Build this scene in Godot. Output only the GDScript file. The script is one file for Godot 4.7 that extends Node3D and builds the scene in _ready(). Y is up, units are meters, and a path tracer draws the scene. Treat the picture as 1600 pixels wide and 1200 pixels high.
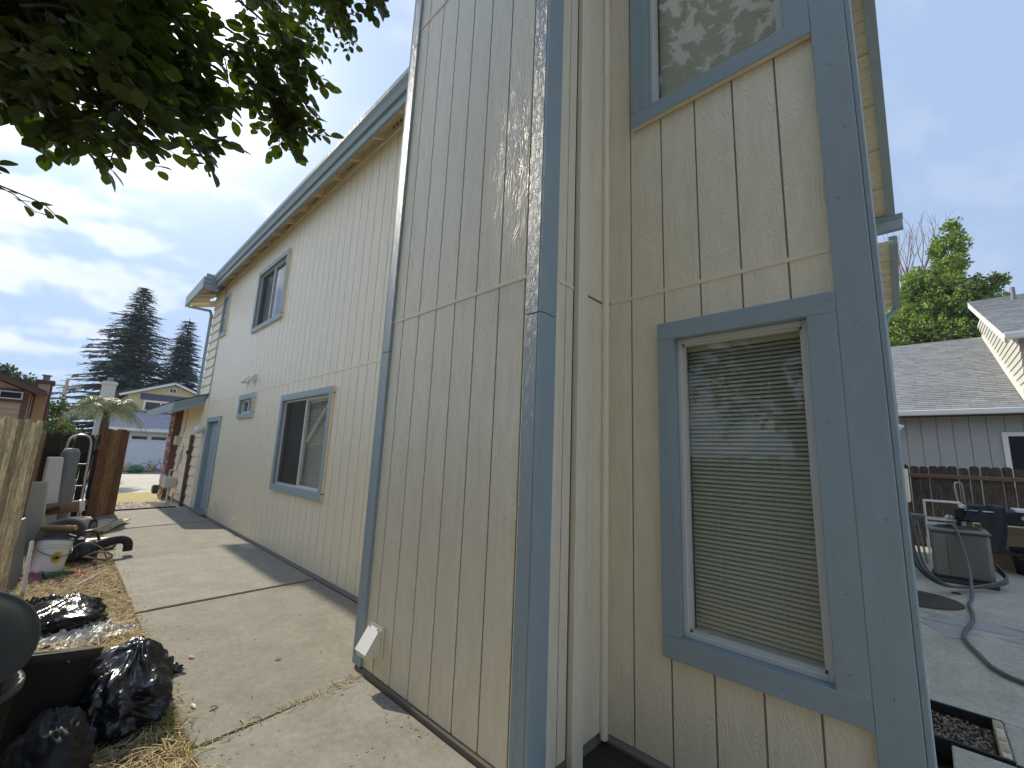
extends Node3D

const TIPS := [Vector3(-2.39, 2.42, -2.10), Vector3(-2.23, 2.47, -2.07), Vector3(-2.20, 2.42, -1.75), Vector3(-2.51, 2.47, -2.21), Vector3(-2.44, 2.38, -1.87), Vector3(-2.32, 2.32, -1.61), Vector3(-2.08, 2.59, -2.03), Vector3(-2.00, 2.65, -2.08), Vector3(-2.16, 2.57, -1.82), Vector3(-1.90, 2.86, -2.20), Vector3(-2.03, 2.72, -1.94), Vector3(-1.73, 2.81, -2.05), Vector3(-1.69, 2.94, -1.97), Vector3(-1.69, 3.14, -2.07), Vector3(-2.12, 3.06, -2.09), Vector3(-1.55, 4.37, -3.23), Vector3(-1.32, 4.49, -3.25), Vector3(-1.27, 3.96, -2.46), Vector3(-1.41, 3.91, -2.32), Vector3(-1.51, 3.51, -1.65), Vector3(-1.74, 3.87, -2.37), Vector3(-2.21, 3.30, -2.43), Vector3(-2.43, 2.82, -2.03), Vector3(-2.51, 2.75, -2.14), Vector3(-2.29, 2.89, -2.17), Vector3(-2.32, 2.61, -1.83), Vector3(-2.53, 2.55, -2.06), Vector3(-1.59, 3.81, -2.10), Vector3(-1.39, 3.63, -1.92), Vector3(-1.43, 3.79, -2.22), Vector3(-1.46, 3.87, -2.52), Vector3(-1.56, 3.99, -2.73), Vector3(-1.75, 3.86, -2.53), Vector3(-2.17, 2.29, -1.90), Vector3(-2.38, 2.34, -2.17), Vector3(-1.95, 2.51, -2.05), Vector3(-1.66, 2.73, -2.06), Vector3(-2.26, 2.26, -1.92)]

var rng := RandomNumberGenerator.new()
var M := {}
var named := {}
var XF := Transform3D.IDENTITY
var UO := Vector2.ZERO
var SWAP := false
var house: Node3D
var FW := Transform3D(Basis(Vector3(0, 0, 1), Vector3(0, 1, 0), Vector3(-1, 0, 0)), Vector3.ZERO)

func _ready():
	rng.seed = 4711
	camera_and_light()
	make_materials()
	grounds()
	build_house()
	fences()
	far_houses()
	right_yard()
	side_yard_things()
	vegetation()

func camera_and_light():
	var cam := Camera3D.new()
	cam.name = "camera"
	var fw := Vector3(0.70948, 0.16973, -0.68398)
	var ri := Vector3(0.68840, 0.04118, 0.72416)
	var up := Vector3(-0.15108, 0.98463, 0.08762)
	cam.transform = Transform3D(Basis(ri, up, -fw).orthonormalized(), Vector3(-2.246, 1.426, 0.0))
	cam.fov = 84.27
	cam.near = 0.05
	cam.far = 600.0
	add_child(cam)
	cam.current = true
	var sun_dir := Vector3(-0.010, 0.618, -0.786).normalized()
	var sun := DirectionalLight3D.new()
	sun.name = "sun"
	sun.light_energy = 1.0
	sun.light_color = Color(1.0, 0.955, 0.87)
	sun.light_angular_distance = 0.9
	sun.shadow_enabled = true
	sun.sky_mode = DirectionalLight3D.SKY_MODE_LIGHT_ONLY
	add_child(sun)
	sun.look_at_from_position(sun_dir * 100.0, Vector3.ZERO)
	var env := Environment.new()
	env.background_mode = Environment.BG_SKY
	env.sky = Sky.new()
	var pm := PanoramaSkyMaterial.new()
	pm.panorama = ImageTexture.create_from_image(sky_image(sun_dir))
	pm.energy_multiplier = 1.0
	env.sky.sky_material = pm
	env.tonemap_mode = Environment.TONE_MAPPER_LINEAR
	env.tonemap_exposure = 1.55
	env.sdfgi_enabled = true
	env.ssao_enabled = true
	env.ssil_enabled = true
	env.fog_enabled = true
	env.fog_density = 0.0008
	env.fog_light_color = Color(0.86, 0.9, 0.96)
	var we := WorldEnvironment.new()
	we.name = "world_environment"
	we.environment = env
	add_child(we)

func sky_image(sun: Vector3) -> Image:
	var w := 1024
	var h := 512
	var im := Image.create(w, h, false, Image.FORMAT_RGBF)
	var n1 := FastNoiseLite.new()
	n1.seed = 11
	n1.frequency = 0.55
	n1.fractal_octaves = 6
	n1.fractal_gain = 0.55
	n1.domain_warp_enabled = true
	n1.domain_warp_amplitude = 0.9
	n1.domain_warp_frequency = 0.5
	var n2 := FastNoiseLite.new()
	n2.seed = 23
	n2.frequency = 0.35
	n2.fractal_octaves = 3
	for j in h:
		var el := PI * (0.5 - (j + 0.5) / h)
		for i in w:
			var az := TAU * (i + 0.5) / w
			var d := Vector3(sin(az) * cos(el), sin(el), -cos(az) * cos(el))
			var y := maxf(d.y, 0.0)
			var k := pow(1.0 - y, 2.6)
			var c := Color(0.165 + 0.13 * k, 0.31 + 0.13 * k, 0.60 + 0.01 * k)
			if d.y > -0.02:
				var p := Vector2(d.x, d.z) / (y + 0.16)
				var q := Vector2(p.x * 0.93 + p.y * 0.36, (p.y * 0.93 - p.x * 0.36) * 1.9)
				var a := (n1.get_noise_2d(q.x * 2.3, q.y * 2.3) + 0.35 * n1.get_noise_2d(q.x * 7.0 + 30.0, q.y * 7.0))
				var b := n2.get_noise_2d(p.x * 1.7 + 7.0, p.y * 1.7)
				var cover := smoothstep(-0.03, 0.36, a + 0.55 * b)
				var thick := smoothstep(0.05, 0.55, a + 0.3 * b)
				var white := Color(0.80, 0.82, 0.85).lerp(Color(0.46, 0.52, 0.62), thick * 0.65)
				var side := smoothstep(0.45, -0.35, d.x)
				c = c.lerp(Color(0.29, 0.375, 0.535), 0.8 * (1.0 - side))
				white = white.lerp(Color(0.40, 0.475, 0.60), 0.97 * (1.0 - side))
				c = c.lerp(white, 0.08 + 0.84 * cover * (0.40 + 0.60 * side))
			var g := rad_to_deg(acos(clampf(d.dot(sun), -1.0, 1.0)))
			var glow := 1.2 * exp(-pow(g / 9.0, 2.0)) + 0.20 * exp(-pow(g / 24.0, 2.0)) + 0.03 * exp(-pow(g / 50.0, 2.0))
			c += Color(1.0, 0.985, 0.95) * glow
			im.set_pixel(i, j, c)
	return im

# ---------------------------------------------------------------- naming
func called(p: Node, s: String) -> String:
	var key := str(p.get_instance_id()) + s
	var n: int = named.get(key, 0)
	named[key] = n + 1
	return s if n == 0 else "%s_%03d" % [s, n]

func obj(p: Node, s: String, what, mat: Material) -> MeshInstance3D:
	var o := MeshInstance3D.new()
	o.name = called(p, s)
	o.mesh = done(what) if what is SurfaceTool else what
	o.material_override = null
	if o.mesh.get_surface_count() > 0:
		o.set_surface_override_material(0, mat)
	p.add_child(o, true)
	return o

func done(s: SurfaceTool) -> ArrayMesh:
	s.generate_normals()
	return s.commit()

func base(s: String, at: Vector3, label: String, category: String, group := "", turn := 0.0) -> Node3D:
	var o := Node3D.new()
	o.name = called(self, s)
	o.position = at
	o.rotation.y = turn
	add_child(o, true)
	tag(o, label, category, group)
	return o

func tag(o: Node, label: String, category: String, group := ""):
	o.set_meta("label", label)
	o.set_meta("category", category)
	if group != "":
		o.set_meta("group", group)

func struct(s: String, what, mat: Material) -> MeshInstance3D:
	var o := obj(self, s, what, mat)
	o.set_meta("kind", "structure")
	return o

func scatter(p: Node, s: String, mesh: Mesh, mat: Material, xs: Array, cols: Array = []) -> MultiMeshInstance3D:
	var mm := MultiMesh.new()
	mm.transform_format = MultiMesh.TRANSFORM_3D
	mm.use_colors = cols.size() > 0
	mm.mesh = mesh
	mm.instance_count = xs.size()
	for i in xs.size():
		mm.set_instance_transform(i, xs[i])
		if cols.size() > 0:
			mm.set_instance_color(i, cols[i])
	var o := MultiMeshInstance3D.new()
	o.name = called(p, s)
	o.multimesh = mm
	o.material_override = mat
	p.add_child(o, true)
	o.set_meta("kind", "stuff")
	return o

# ---------------------------------------------------------------- shapes
func ns() -> SurfaceTool:
	var s := SurfaceTool.new()
	s.begin(Mesh.PRIMITIVE_TRIANGLES)
	s.set_smooth_group(-1)
	return s

func uvof(p: Vector3, n: Vector3) -> Vector2:
	var a := n.abs()
	var t: Vector2
	if a.x >= a.y and a.x >= a.z:
		t = Vector2(p.z, p.y)
	elif a.y >= a.z:
		t = Vector2(p.x, p.z)
	else:
		t = Vector2(p.x, p.y)
	if SWAP:
		t = Vector2(t.y, t.x)
	return t + UO

func tri(s: SurfaceTool, a: Vector3, b: Vector3, c: Vector3, out: Vector3):
	var n := (c - a).cross(b - a)
	if n.dot(out) < 0:
		var t := b
		b = c
		c = t
		n = -n
	for p in [a, b, c]:
		s.set_uv(uvof(p, n))
		s.add_vertex(XF * p)

func quad(s: SurfaceTool, a: Vector3, b: Vector3, c: Vector3, d: Vector3, out: Vector3):
	var n := (c - a).cross(b - a) + (d - a).cross(c - a)
	if n.dot(out) < 0:
		var t := b
		b = d
		d = t
		n = -n
	for p in [a, b, c, a, c, d]:
		s.set_uv(uvof(p, n))
		s.add_vertex(XF * p)

func bb(s: SurfaceTool, lo: Vector3, hi: Vector3, bev := 0.0):
	var c := (lo + hi) / 2
	var h := (hi - lo) / 2
	var ax := [Vector3(1, 0, 0), Vector3(0, 1, 0), Vector3(0, 0, 1)]
	var e := minf(bev, h[h.min_axis_index()] * 0.9)
	for i in 3:
		var j := (i + 1) % 3
		var k := (i + 2) % 3
		for g in [-1.0, 1.0]:
			var o: Vector3 = c + ax[i] * h[i] * g
			var u: Vector3 = ax[j] * (h[j] - e)
			var v: Vector3 = ax[k] * (h[k] - e)
			quad(s, o - u - v, o + u - v, o + u + v, o - u + v, ax[i] * g)
			if e > 0:
				for g2 in [-1.0, 1.0]:
					var p: Vector3 = c + ax[i] * h[i] * g + ax[j] * (h[j] - e) * g2
					var q: Vector3 = c + ax[i] * (h[i] - e) * g + ax[j] * h[j] * g2
					quad(s, p - v, q - v, q + v, p + v, ax[i] * g + ax[j] * g2)
	if e > 0:
		for gx in [-1.0, 1.0]:
			for gy in [-1.0, 1.0]:
				for gz in [-1.0, 1.0]:
					var f := Vector3(gx, gy, gz)
					tri(s, c + f * Vector3(h.x, h.y - e, h.z - e), c + f * Vector3(h.x - e, h.y, h.z - e), c + f * Vector3(h.x - e, h.y - e, h.z), f)

func bar(s: SurfaceTool, a: Vector3, b: Vector3, wide: float, high: float, upw := Vector3.UP, bev := 0.0):
	# a box from a to b; "high" along upw
	var keep := XF
	var d := (b - a)
	var z := d.normalized()
	var x := upw.cross(z).normalized()
	var y := z.cross(x)
	XF = keep * Transform3D(Basis(x, y, z), (a + b) / 2)
	var ks := SWAP
	bb(s, Vector3(-wide / 2, -high / 2, -d.length() / 2), Vector3(wide / 2, high / 2, d.length() / 2), bev)
	SWAP = ks
	XF = keep

func tube(s: SurfaceTool, pts: Array, rad, sides := 8, caps := true):
	s.set_smooth_group(0)
	var rings := []
	var n := pts.size()
	var t0: Vector3 = (pts[1] - pts[0]).normalized()
	var x := t0.cross(Vector3.UP if absf(t0.y) < 0.9 else Vector3.RIGHT).normalized()
	var run := 0.0
	for i in n:
		var t: Vector3 = (pts[mini(i + 1, n - 1)] - pts[maxi(i - 1, 0)]).normalized()
		x = (x - t * x.dot(t)).normalized()
		var y := t.cross(x)
		var r: float = rad[i] if rad is Array else rad
		var ring := []
		for k in sides:
			var a := TAU * k / sides
			ring.append(pts[i] + (x * cos(a) + y * sin(a)) * r)
		rings.append(ring)
	for i in n - 1:
		for k in sides:
			var k2 := (k + 1) % sides
			var ctr: Vector3 = (pts[i] + pts[i + 1]) / 2
			quad(s, rings[i][k], rings[i][k2], rings[i + 1][k2], rings[i + 1][k], (rings[i][k] + rings[i + 1][k2]) / 2 - ctr)
	s.set_smooth_group(-1)
	if caps:
		for k in sides:
			var k2 := (k + 1) % sides
			tri(s, pts[0], rings[0][k], rings[0][k2], pts[0] - pts[1])
			tri(s, pts[n - 1], rings[n - 1][k], rings[n - 1][k2], pts[n - 1] - pts[n - 2])

func lathe(s: SurfaceTool, prof: Array, sides := 24, smooth := true):
	for i in prof.size() - 1:
		var a: Vector2 = prof[i]
		var b: Vector2 = prof[i + 1]
		var d := b - a
		s.set_smooth_group(0 if smooth and i >= 0 else -1)
		for k in sides:
			var t0 := TAU * k / sides
			var t1 := TAU * (k + 1) / sides
			var c0 := Vector3(cos(t0), 0, sin(t0))
			var c1 := Vector3(cos(t1), 0, sin(t1))
			var out := (c0 + c1).normalized() * d.y + Vector3(0, -d.x, 0)
			var p := [c0 * a.x + Vector3(0, a.y, 0), c1 * a.x + Vector3(0, a.y, 0), c1 * b.x + Vector3(0, b.y, 0), c0 * b.x + Vector3(0, b.y, 0)]
			if a.x < 1e-5:
				tri(s, p[0], p[2], p[3], out)
			elif b.x < 1e-5:
				tri(s, p[0], p[1], p[2], out)
			else:
				quad(s, p[0], p[1], p[2], p[3], out)
	s.set_smooth_group(-1)

func prism(s: SurfaceTool, poly: Array, off: Vector3):
	var c := Vector3.ZERO
	for p in poly:
		c += p / poly.size()
	for i in poly.size():
		var a: Vector3 = poly[i]
		var b: Vector3 = poly[(i + 1) % poly.size()]
		quad(s, a, b, b + off, a + off, (a + b) / 2 - c)
		if i > 0 and i < poly.size() - 1:
			tri(s, poly[0], a, b, -off)
			tri(s, poly[0] + off, a + off, b + off, off)

func cut(r: Rect2, holes: Array) -> Array:
	var ys := [r.position.y, r.end.y]
	for q in holes:
		for y in [q.position.y, q.end.y]:
			if y > r.position.y and y < r.end.y and q.position.x < r.end.x and q.end.x > r.position.x:
				ys.append(y)
	ys.sort()
	var out := []
	for i in ys.size() - 1:
		var m: float = (ys[i] + ys[i + 1]) / 2
		var spans := [[r.position.x, r.end.x]]
		for q in holes:
			if q.position.y < m and q.end.y > m:
				var nx := []
				for sp in spans:
					if q.position.x > sp[0]:
						nx.append([sp[0], minf(sp[1], q.position.x)])
					if q.end.x < sp[1]:
						nx.append([maxf(sp[0], q.end.x), sp[1]])
				spans = nx
		for sp in spans:
			if sp[1] - sp[0] > 0.004 and ys[i + 1] - ys[i] > 0.002:
				out.append(Rect2(sp[0], ys[i], sp[1] - sp[0], ys[i + 1] - ys[i]))
	return out

func R(u0: float, v0: float, u1: float, v1: float) -> Rect2:
	return Rect2(u0, v0, u1 - u0, v1 - v0)

func rnd(a: float, b: float) -> float:
	return rng.randf_range(a, b)

func rv() -> Vector3:
	return Vector3(rng.randfn(), rng.randfn(), rng.randfn()).normalized()

# ---------------------------------------------------------------- materials
func noise(seed_: int, f: float, oct := 4, type := FastNoiseLite.TYPE_SIMPLEX_SMOOTH) -> FastNoiseLite:
	var n := FastNoiseLite.new()
	n.seed = seed_
	n.frequency = f
	n.fractal_octaves = oct
	n.noise_type = type
	return n

func layered(size: Vector2i, layers: Array, lo: Color, hi: Color, extra = null) -> ImageTexture:
	# layers: [noise, weight]; each noise is drawn as a seamless image; the sum picks a colour between lo and hi
	var sum := PackedFloat32Array()
	sum.resize(size.x * size.y)
	for l in layers:
		var sx: int = l[2] if l.size() > 2 else 1
		var sy: int = l[3] if l.size() > 3 else 1
		var b: PackedByteArray
		var im: Image = l[0].get_seamless_image(size.x / sx, size.y / sy, false, false, 0.2)
		if sx > 1 or sy > 1:
			im.resize(size.x, size.y, Image.INTERPOLATE_CUBIC)
		im.convert(Image.FORMAT_L8)
		b = im.get_data()
		var w: float = l[1]
		for i in sum.size():
			sum[i] += (b[i] / 255.0 - 0.5) * w
	var out := PackedByteArray()
	out.resize(size.x * size.y * 3)
	for i in sum.size():
		var t := clampf(0.5 + sum[i], 0.0, 1.0)
		out[i * 3] = int(255.0 * lerpf(lo.r, hi.r, t))
		out[i * 3 + 1] = int(255.0 * lerpf(lo.g, hi.g, t))
		out[i * 3 + 2] = int(255.0 * lerpf(lo.b, hi.b, t))
	return ImageTexture.create_from_image(Image.create_from_data(size.x, size.y, false, Image.FORMAT_RGB8, out))

func speckle(t: ImageTexture, n: int) -> ImageTexture:
	# aggregate grains, pits and short hairline cracks in the concrete
	var im := t.get_image()
	var w := im.get_width()
	for i in n:
		var x := rng.randi_range(2, w - 4)
		var y := rng.randi_range(2, w - 4)
		var k := rng.randf()
		var f := rnd(1.15, 1.5) if k < 0.55 else rnd(0.45, 0.8)
		var sz := 1 if rng.randf() < 0.75 else 2
		for a in sz:
			for b in sz:
				var c := im.get_pixel(x + a, y + b)
				im.set_pixel(x + a, y + b, Color(minf(c.r * f, 1), minf(c.g * f, 1), minf(c.b * f, 1)))
	for i in 7:
		var p := Vector2(rnd(0, w), rnd(0, w))
		var a := rnd(0, TAU)
		for k in 160:
			a += rng.randfn() * 0.25
			p += Vector2(cos(a), sin(a))
			var q := Vector2i(posmod(int(p.x), w), posmod(int(p.y), w))
			var c := im.get_pixelv(q)
			im.set_pixelv(q, c * 0.62)
	return ImageTexture.create_from_image(im)

func wood_relief() -> ImageTexture:
	# rough-sawn cedar pattern: long wavering ridges with arches and a fibrous grain
	var w := 512
	var h := 1024
	var warp := noise(5, 0.006, 2)
	var warp2 := noise(9, 0.022, 3)
	var fine := noise(31, 0.16, 3)
	var amp := noise(17, 0.012, 2)
	var out := PackedByteArray()
	out.resize(w * h)
	for j in h:
		var jj := minf(j, h - j) * 1.0
		for i in w:
			var ii := minf(i, w - i) * 1.0
			var a := warp.get_noise_2d(ii * 1.5, jj * 0.55)
			var b := warp2.get_noise_2d(ii, jj * 0.28 + 90.0)
			var ph := i * TAU * 26.0 / w + a * 26.0 + b * 5.0
			var ridge := 0.5 + 0.5 * sin(ph)
			ridge = pow(ridge, 1.6)
			var st := clampf(0.75 + 0.9 * amp.get_noise_2d(ii, jj * 0.5), 0.45, 1.0)
			var f := fine.get_noise_2d(ii * 1.2, jj * 0.16)
			out[j * w + i] = int(clampf(70.0 + 120.0 * ridge * st + 60.0 * f, 0, 255))
	return ImageTexture.create_from_image(Image.create_from_data(w, h, false, Image.FORMAT_L8, out))

func mat(n: String, col: Color, rough := 0.7, metal := 0.0) -> StandardMaterial3D:
	var m := StandardMaterial3D.new()
	m.resource_name = n
	m.albedo_color = col
	m.roughness = rough
	m.metallic = metal
	M[n] = m
	return m

func lin(r: float, g: float, b: float) -> Color:
	return Color(r, g, b).linear_to_srgb()

func rotmap(m: StandardMaterial3D, tex: Texture2D, sx: float, sy: float):
	m.albedo_texture = tex
	m.uv1_scale = Vector3(1.0 / sx, 1.0 / sy, 1)

func relief(m: StandardMaterial3D, tex: Texture2D, cm: float, sx := 0.0, sy := 0.0):
	m.heightmap_enabled = true
	m.heightmap_texture = tex
	m.heightmap_scale = cm
	if sx > 0:
		m.uv1_scale = Vector3(1.0 / sx, 1.0 / sy, 1)

func make_materials():
	var wood := wood_relief()
	var m := mat("paint_cream", lin(0.875, 0.78, 0.585), 0.36)
	relief(m, wood, 0.34, 0.62, 1.5)
	m = mat("paint_cream_smooth", lin(0.875, 0.78, 0.585), 0.5)
	relief(m, wood, 0.03, 0.62, 1.5)
	m = mat("paint_blue", lin(0.315, 0.39, 0.415), 0.5)
	relief(m, wood, 0.08, 0.62, 1.5)
	m = mat("paint_blue_rough", lin(0.315, 0.39, 0.415), 0.5)
	relief(m, wood, 0.22, 0.22, 0.42)
	var wear := layered(Vector2i(512, 512), [[noise(33, 0.01, 4), 0.8], [noise(34, 0.06, 3), 0.5], [noise(35, 0.03, 4), 0.5, 1, 8]], Color(0.955, 0.95, 0.935), Color(1.0, 1.0, 1.0))
	for pm in ["paint_cream", "paint_cream_smooth", "paint_blue", "paint_blue_rough"]:
		M[pm].albedo_texture = wear
	mat("interior", lin(0.35, 0.33, 0.3), 0.9)
	mat("foundation", lin(0.19, 0.155, 0.115), 0.95)
	# concrete
	var ct := layered(Vector2i(1024, 1024), [[noise(41, 0.005, 5), 0.38], [noise(42, 0.03, 4), 0.40], [noise(43, 0.18, 3), 0.55], [noise(44, 0.5, 1), 0.35]], lin(0.235, 0.21, 0.165), lin(0.50, 0.465, 0.385))
	ct = speckle(ct, 5200)
	var cb := layered(Vector2i(512, 512), [[noise(45, 0.05, 4), 0.5], [noise(46, 0.4, 2), 0.5]], Color.BLACK, Color.WHITE)
	m = mat("concrete", Color(0.83, 0.84, 0.84), 0.88)
	rotmap(m, ct, 1.9, 1.9)
	relief(m, cb, 0.04)
	m = mat("concrete_worn", Color(0.79, 0.795, 0.79), 0.88)
	rotmap(m, ct, 2.1, 2.1)
	relief(m, cb, 0.04)
	m = mat("patio_concrete", Color(1.1, 1.1, 1.08), 0.72)
	rotmap(m, ct, 3.1, 1.7)
	relief(m, cb, 0.08)
	mat("stain", lin(0.38, 0.365, 0.34), 0.4)
	# earth and others
	var dt := layered(Vector2i(1024, 1024), [[noise(51, 0.008, 4), 0.6], [noise(52, 0.06, 4), 0.6], [noise(53, 0.3, 3), 0.6]], lin(0.11, 0.075, 0.04), lin(0.42, 0.31, 0.17))
	m = mat("earth", Color(0.78, 0.76, 0.74), 0.95)
	rotmap(m, dt, 1.6, 1.6)
	relief(m, cb, 1.2)
	m = mat("far_ground", lin(0.25, 0.22, 0.15), 0.95)
	m = mat("dry_lawn", Color(0.92, 0.9, 0.86), 0.95)
	rotmap(m, layered(Vector2i(512, 512), [[noise(55, 0.02, 4), 0.6], [noise(56, 0.3, 3), 0.8]], lin(0.32, 0.28, 0.10), lin(0.60, 0.53, 0.24)), 2.0, 2.0)
	m = mat("street", Color(1.1, 1.1, 1.12), 0.9)
	rotmap(m, ct, 6.0, 2.5)
	m = mat("soil_dark", lin(0.035, 0.028, 0.02), 0.9)
	# fence wood
	var fl := noise(61, 0.05, 4)
	var ft := layered(Vector2i(256, 1024), [[fl, 0.8, 1, 16], [noise(62, 0.012, 3), 0.6], [noise(63, 0.25, 2), 0.5, 1, 8]], lin(0.10, 0.082, 0.06), lin(0.46, 0.39, 0.29))
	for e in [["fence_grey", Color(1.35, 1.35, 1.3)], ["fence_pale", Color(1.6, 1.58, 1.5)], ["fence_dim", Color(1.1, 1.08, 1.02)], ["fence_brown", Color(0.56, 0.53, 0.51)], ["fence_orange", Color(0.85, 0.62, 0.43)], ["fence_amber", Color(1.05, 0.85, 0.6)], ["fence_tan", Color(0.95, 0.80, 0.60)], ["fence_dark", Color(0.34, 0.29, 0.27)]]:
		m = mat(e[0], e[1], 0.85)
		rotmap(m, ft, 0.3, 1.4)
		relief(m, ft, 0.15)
	mat("rail_rust", lin(0.15, 0.09, 0.06), 0.8)
	# window things
	m = mat("glass", Color(0.8, 0.9, 0.86, 0.06), 0.02)
	m.transparency = BaseMaterial3D.TRANSPARENCY_ALPHA
	m = mat("screen", Color(0.05, 0.055, 0.06, 0.62), 0.8)
	m.transparency = BaseMaterial3D.TRANSPARENCY_ALPHA
	mat("frame_white", lin(0.62, 0.61, 0.56), 0.45)
	mat("slat", lin(0.47, 0.44, 0.29), 0.5)
	mat("white", lin(0.72, 0.71, 0.67), 0.5)
	mat("white_plastic", lin(0.74, 0.74, 0.70), 0.35)
	mat("hole", lin(0.01, 0.01, 0.01), 0.9)
	mat("metal", lin(0.55, 0.55, 0.55), 0.3, 0.9)
	mat("metal_grey", lin(0.20, 0.215, 0.21), 0.5, 0.3)
	mat("black_plastic", lin(0.012, 0.013, 0.013), 0.35)
	mat("black_rubber", lin(0.018, 0.018, 0.018), 0.7)
	m = mat("bag_plastic", lin(0.010, 0.010, 0.011), 0.22)
	relief(m, layered(Vector2i(512, 512), [[noise(72, 0.012, 3), 1.2]], Color.BLACK, Color.WHITE), 0.5, 0.5, 0.5)
	m = mat("clear_plastic", lin(0.60, 0.60, 0.56), 0.3)
	relief(m, M.bag_plastic.heightmap_texture, 0.5, 0.4, 0.4)
	m = mat("lid_plastic", lin(0.035, 0.042, 0.040), 0.28)
	mat("sack_black", lin(0.007, 0.007, 0.0065), 0.6)
	mat("dusty_black", lin(0.013, 0.012, 0.010), 0.7)
	mat("sticker_yellow", lin(0.62, 0.38, 0.02), 0.5)
	mat("blue_plastic", lin(0.05, 0.07, 0.25), 0.4)
	mat("red_cloth", lin(0.55, 0.14, 0.12), 0.9)
	mat("pink_cloth", lin(0.40, 0.13, 0.22), 0.9)
	mat("green_glass", lin(0.02, 0.12, 0.04), 0.15)
	mat("brown_roll", lin(0.22, 0.15, 0.08), 0.8)
	mat("copper", lin(0.5, 0.22, 0.1), 0.5)
	mat("grey_plastic", lin(0.25, 0.25, 0.24), 0.5)
	mat("brick", lin(0.30, 0.16, 0.115), 0.9)
	M.brick.vertex_color_use_as_albedo = true
	M.brick.albedo_color = Color.WHITE
	mat("mortar", lin(0.42, 0.38, 0.33), 0.95)
	mat("roof_dark", lin(0.06, 0.055, 0.055), 0.9)
	m = mat("shingle", Color.WHITE, 0.92)
	m.vertex_color_use_as_albedo = true
	mat("wall_yellow", lin(0.55, 0.48, 0.25), 0.8)
	mat("wall_slate", lin(0.105, 0.105, 0.14), 0.8)
	mat("wall_tan", lin(0.47, 0.32, 0.20), 0.8)
	mat("trim_brown", lin(0.13, 0.06, 0.04), 0.8)
	m = mat("wall_grey", lin(0.355, 0.365, 0.355), 0.8)
	relief(m, wood, 0.08, 0.62, 1.5)
	mat("wall_pale", lin(0.52, 0.51, 0.45), 0.8)
	mat("door_white", lin(0.66, 0.70, 0.76), 0.5)
	mat("dark_glass", lin(0.02, 0.025, 0.03), 0.08)
	mat("ac_metal", lin(0.19, 0.18, 0.15), 0.5, 0.2)
	mat("ac_dark", lin(0.04, 0.04, 0.038), 0.6)
	mat("canvas", lin(0.03, 0.032, 0.034), 0.85)
	mat("hose", lin(0.11, 0.11, 0.115), 0.55)
	mat("mat_brown", lin(0.075, 0.058, 0.045), 0.95)
	mat("cardboard", lin(0.5, 0.36, 0.2), 0.9)
	mat("stone", lin(0.3, 0.26, 0.2), 0.9)
	M.stone.vertex_color_use_as_albedo = true
	M.stone.albedo_color = Color.WHITE
	m = mat("straw", Color.WHITE, 0.9)
	m.vertex_color_use_as_albedo = true
	m.backlight_enabled = true
	m.backlight = Color(0.3, 0.25, 0.12)
	m = mat("bark", lin(0.11, 0.085, 0.06), 0.95)
	relief(m, cb, 0.8, 0.3, 0.3)
	m = mat("leaf", Color.WHITE, 0.42)
	m.vertex_color_use_as_albedo = true
	m.backlight_enabled = true
	m.backlight = Color(0.80, 0.84, 0.26)
	m = mat("needles", Color.WHITE, 0.8)
	m.vertex_color_use_as_albedo = true
	m = mat("leaf_far", Color.WHITE, 0.6)
	m.vertex_color_use_as_albedo = true
	m.backlight_enabled = true
	m.backlight = Color(0.74, 0.84, 0.34)
	m = mat("frond", Color.WHITE, 0.5)
	m.vertex_color_use_as_albedo = true
	m.backlight_enabled = true
	m.backlight = Color(0.5, 0.5, 0.2)
	mat("skin", lin(0.45, 0.27, 0.19), 0.6)
	mat("shirt", lin(0.28, 0.22, 0.25), 0.9)
	mat("hair", lin(0.02, 0.018, 0.018), 0.6)

# ---------------------------------------------------------------- setting
func sheet(s: String, y: float, pts: Array, m: Material) -> MeshInstance3D:
	var st := ns()
	for i in range(1, pts.size() - 1):
		tri(st, Vector3(pts[0].x, y, pts[0].y), Vector3(pts[i].x, y, pts[i].y), Vector3(pts[i + 1].x, y, pts[i + 1].y), Vector3.UP)
	return struct(s, st, m)

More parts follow.
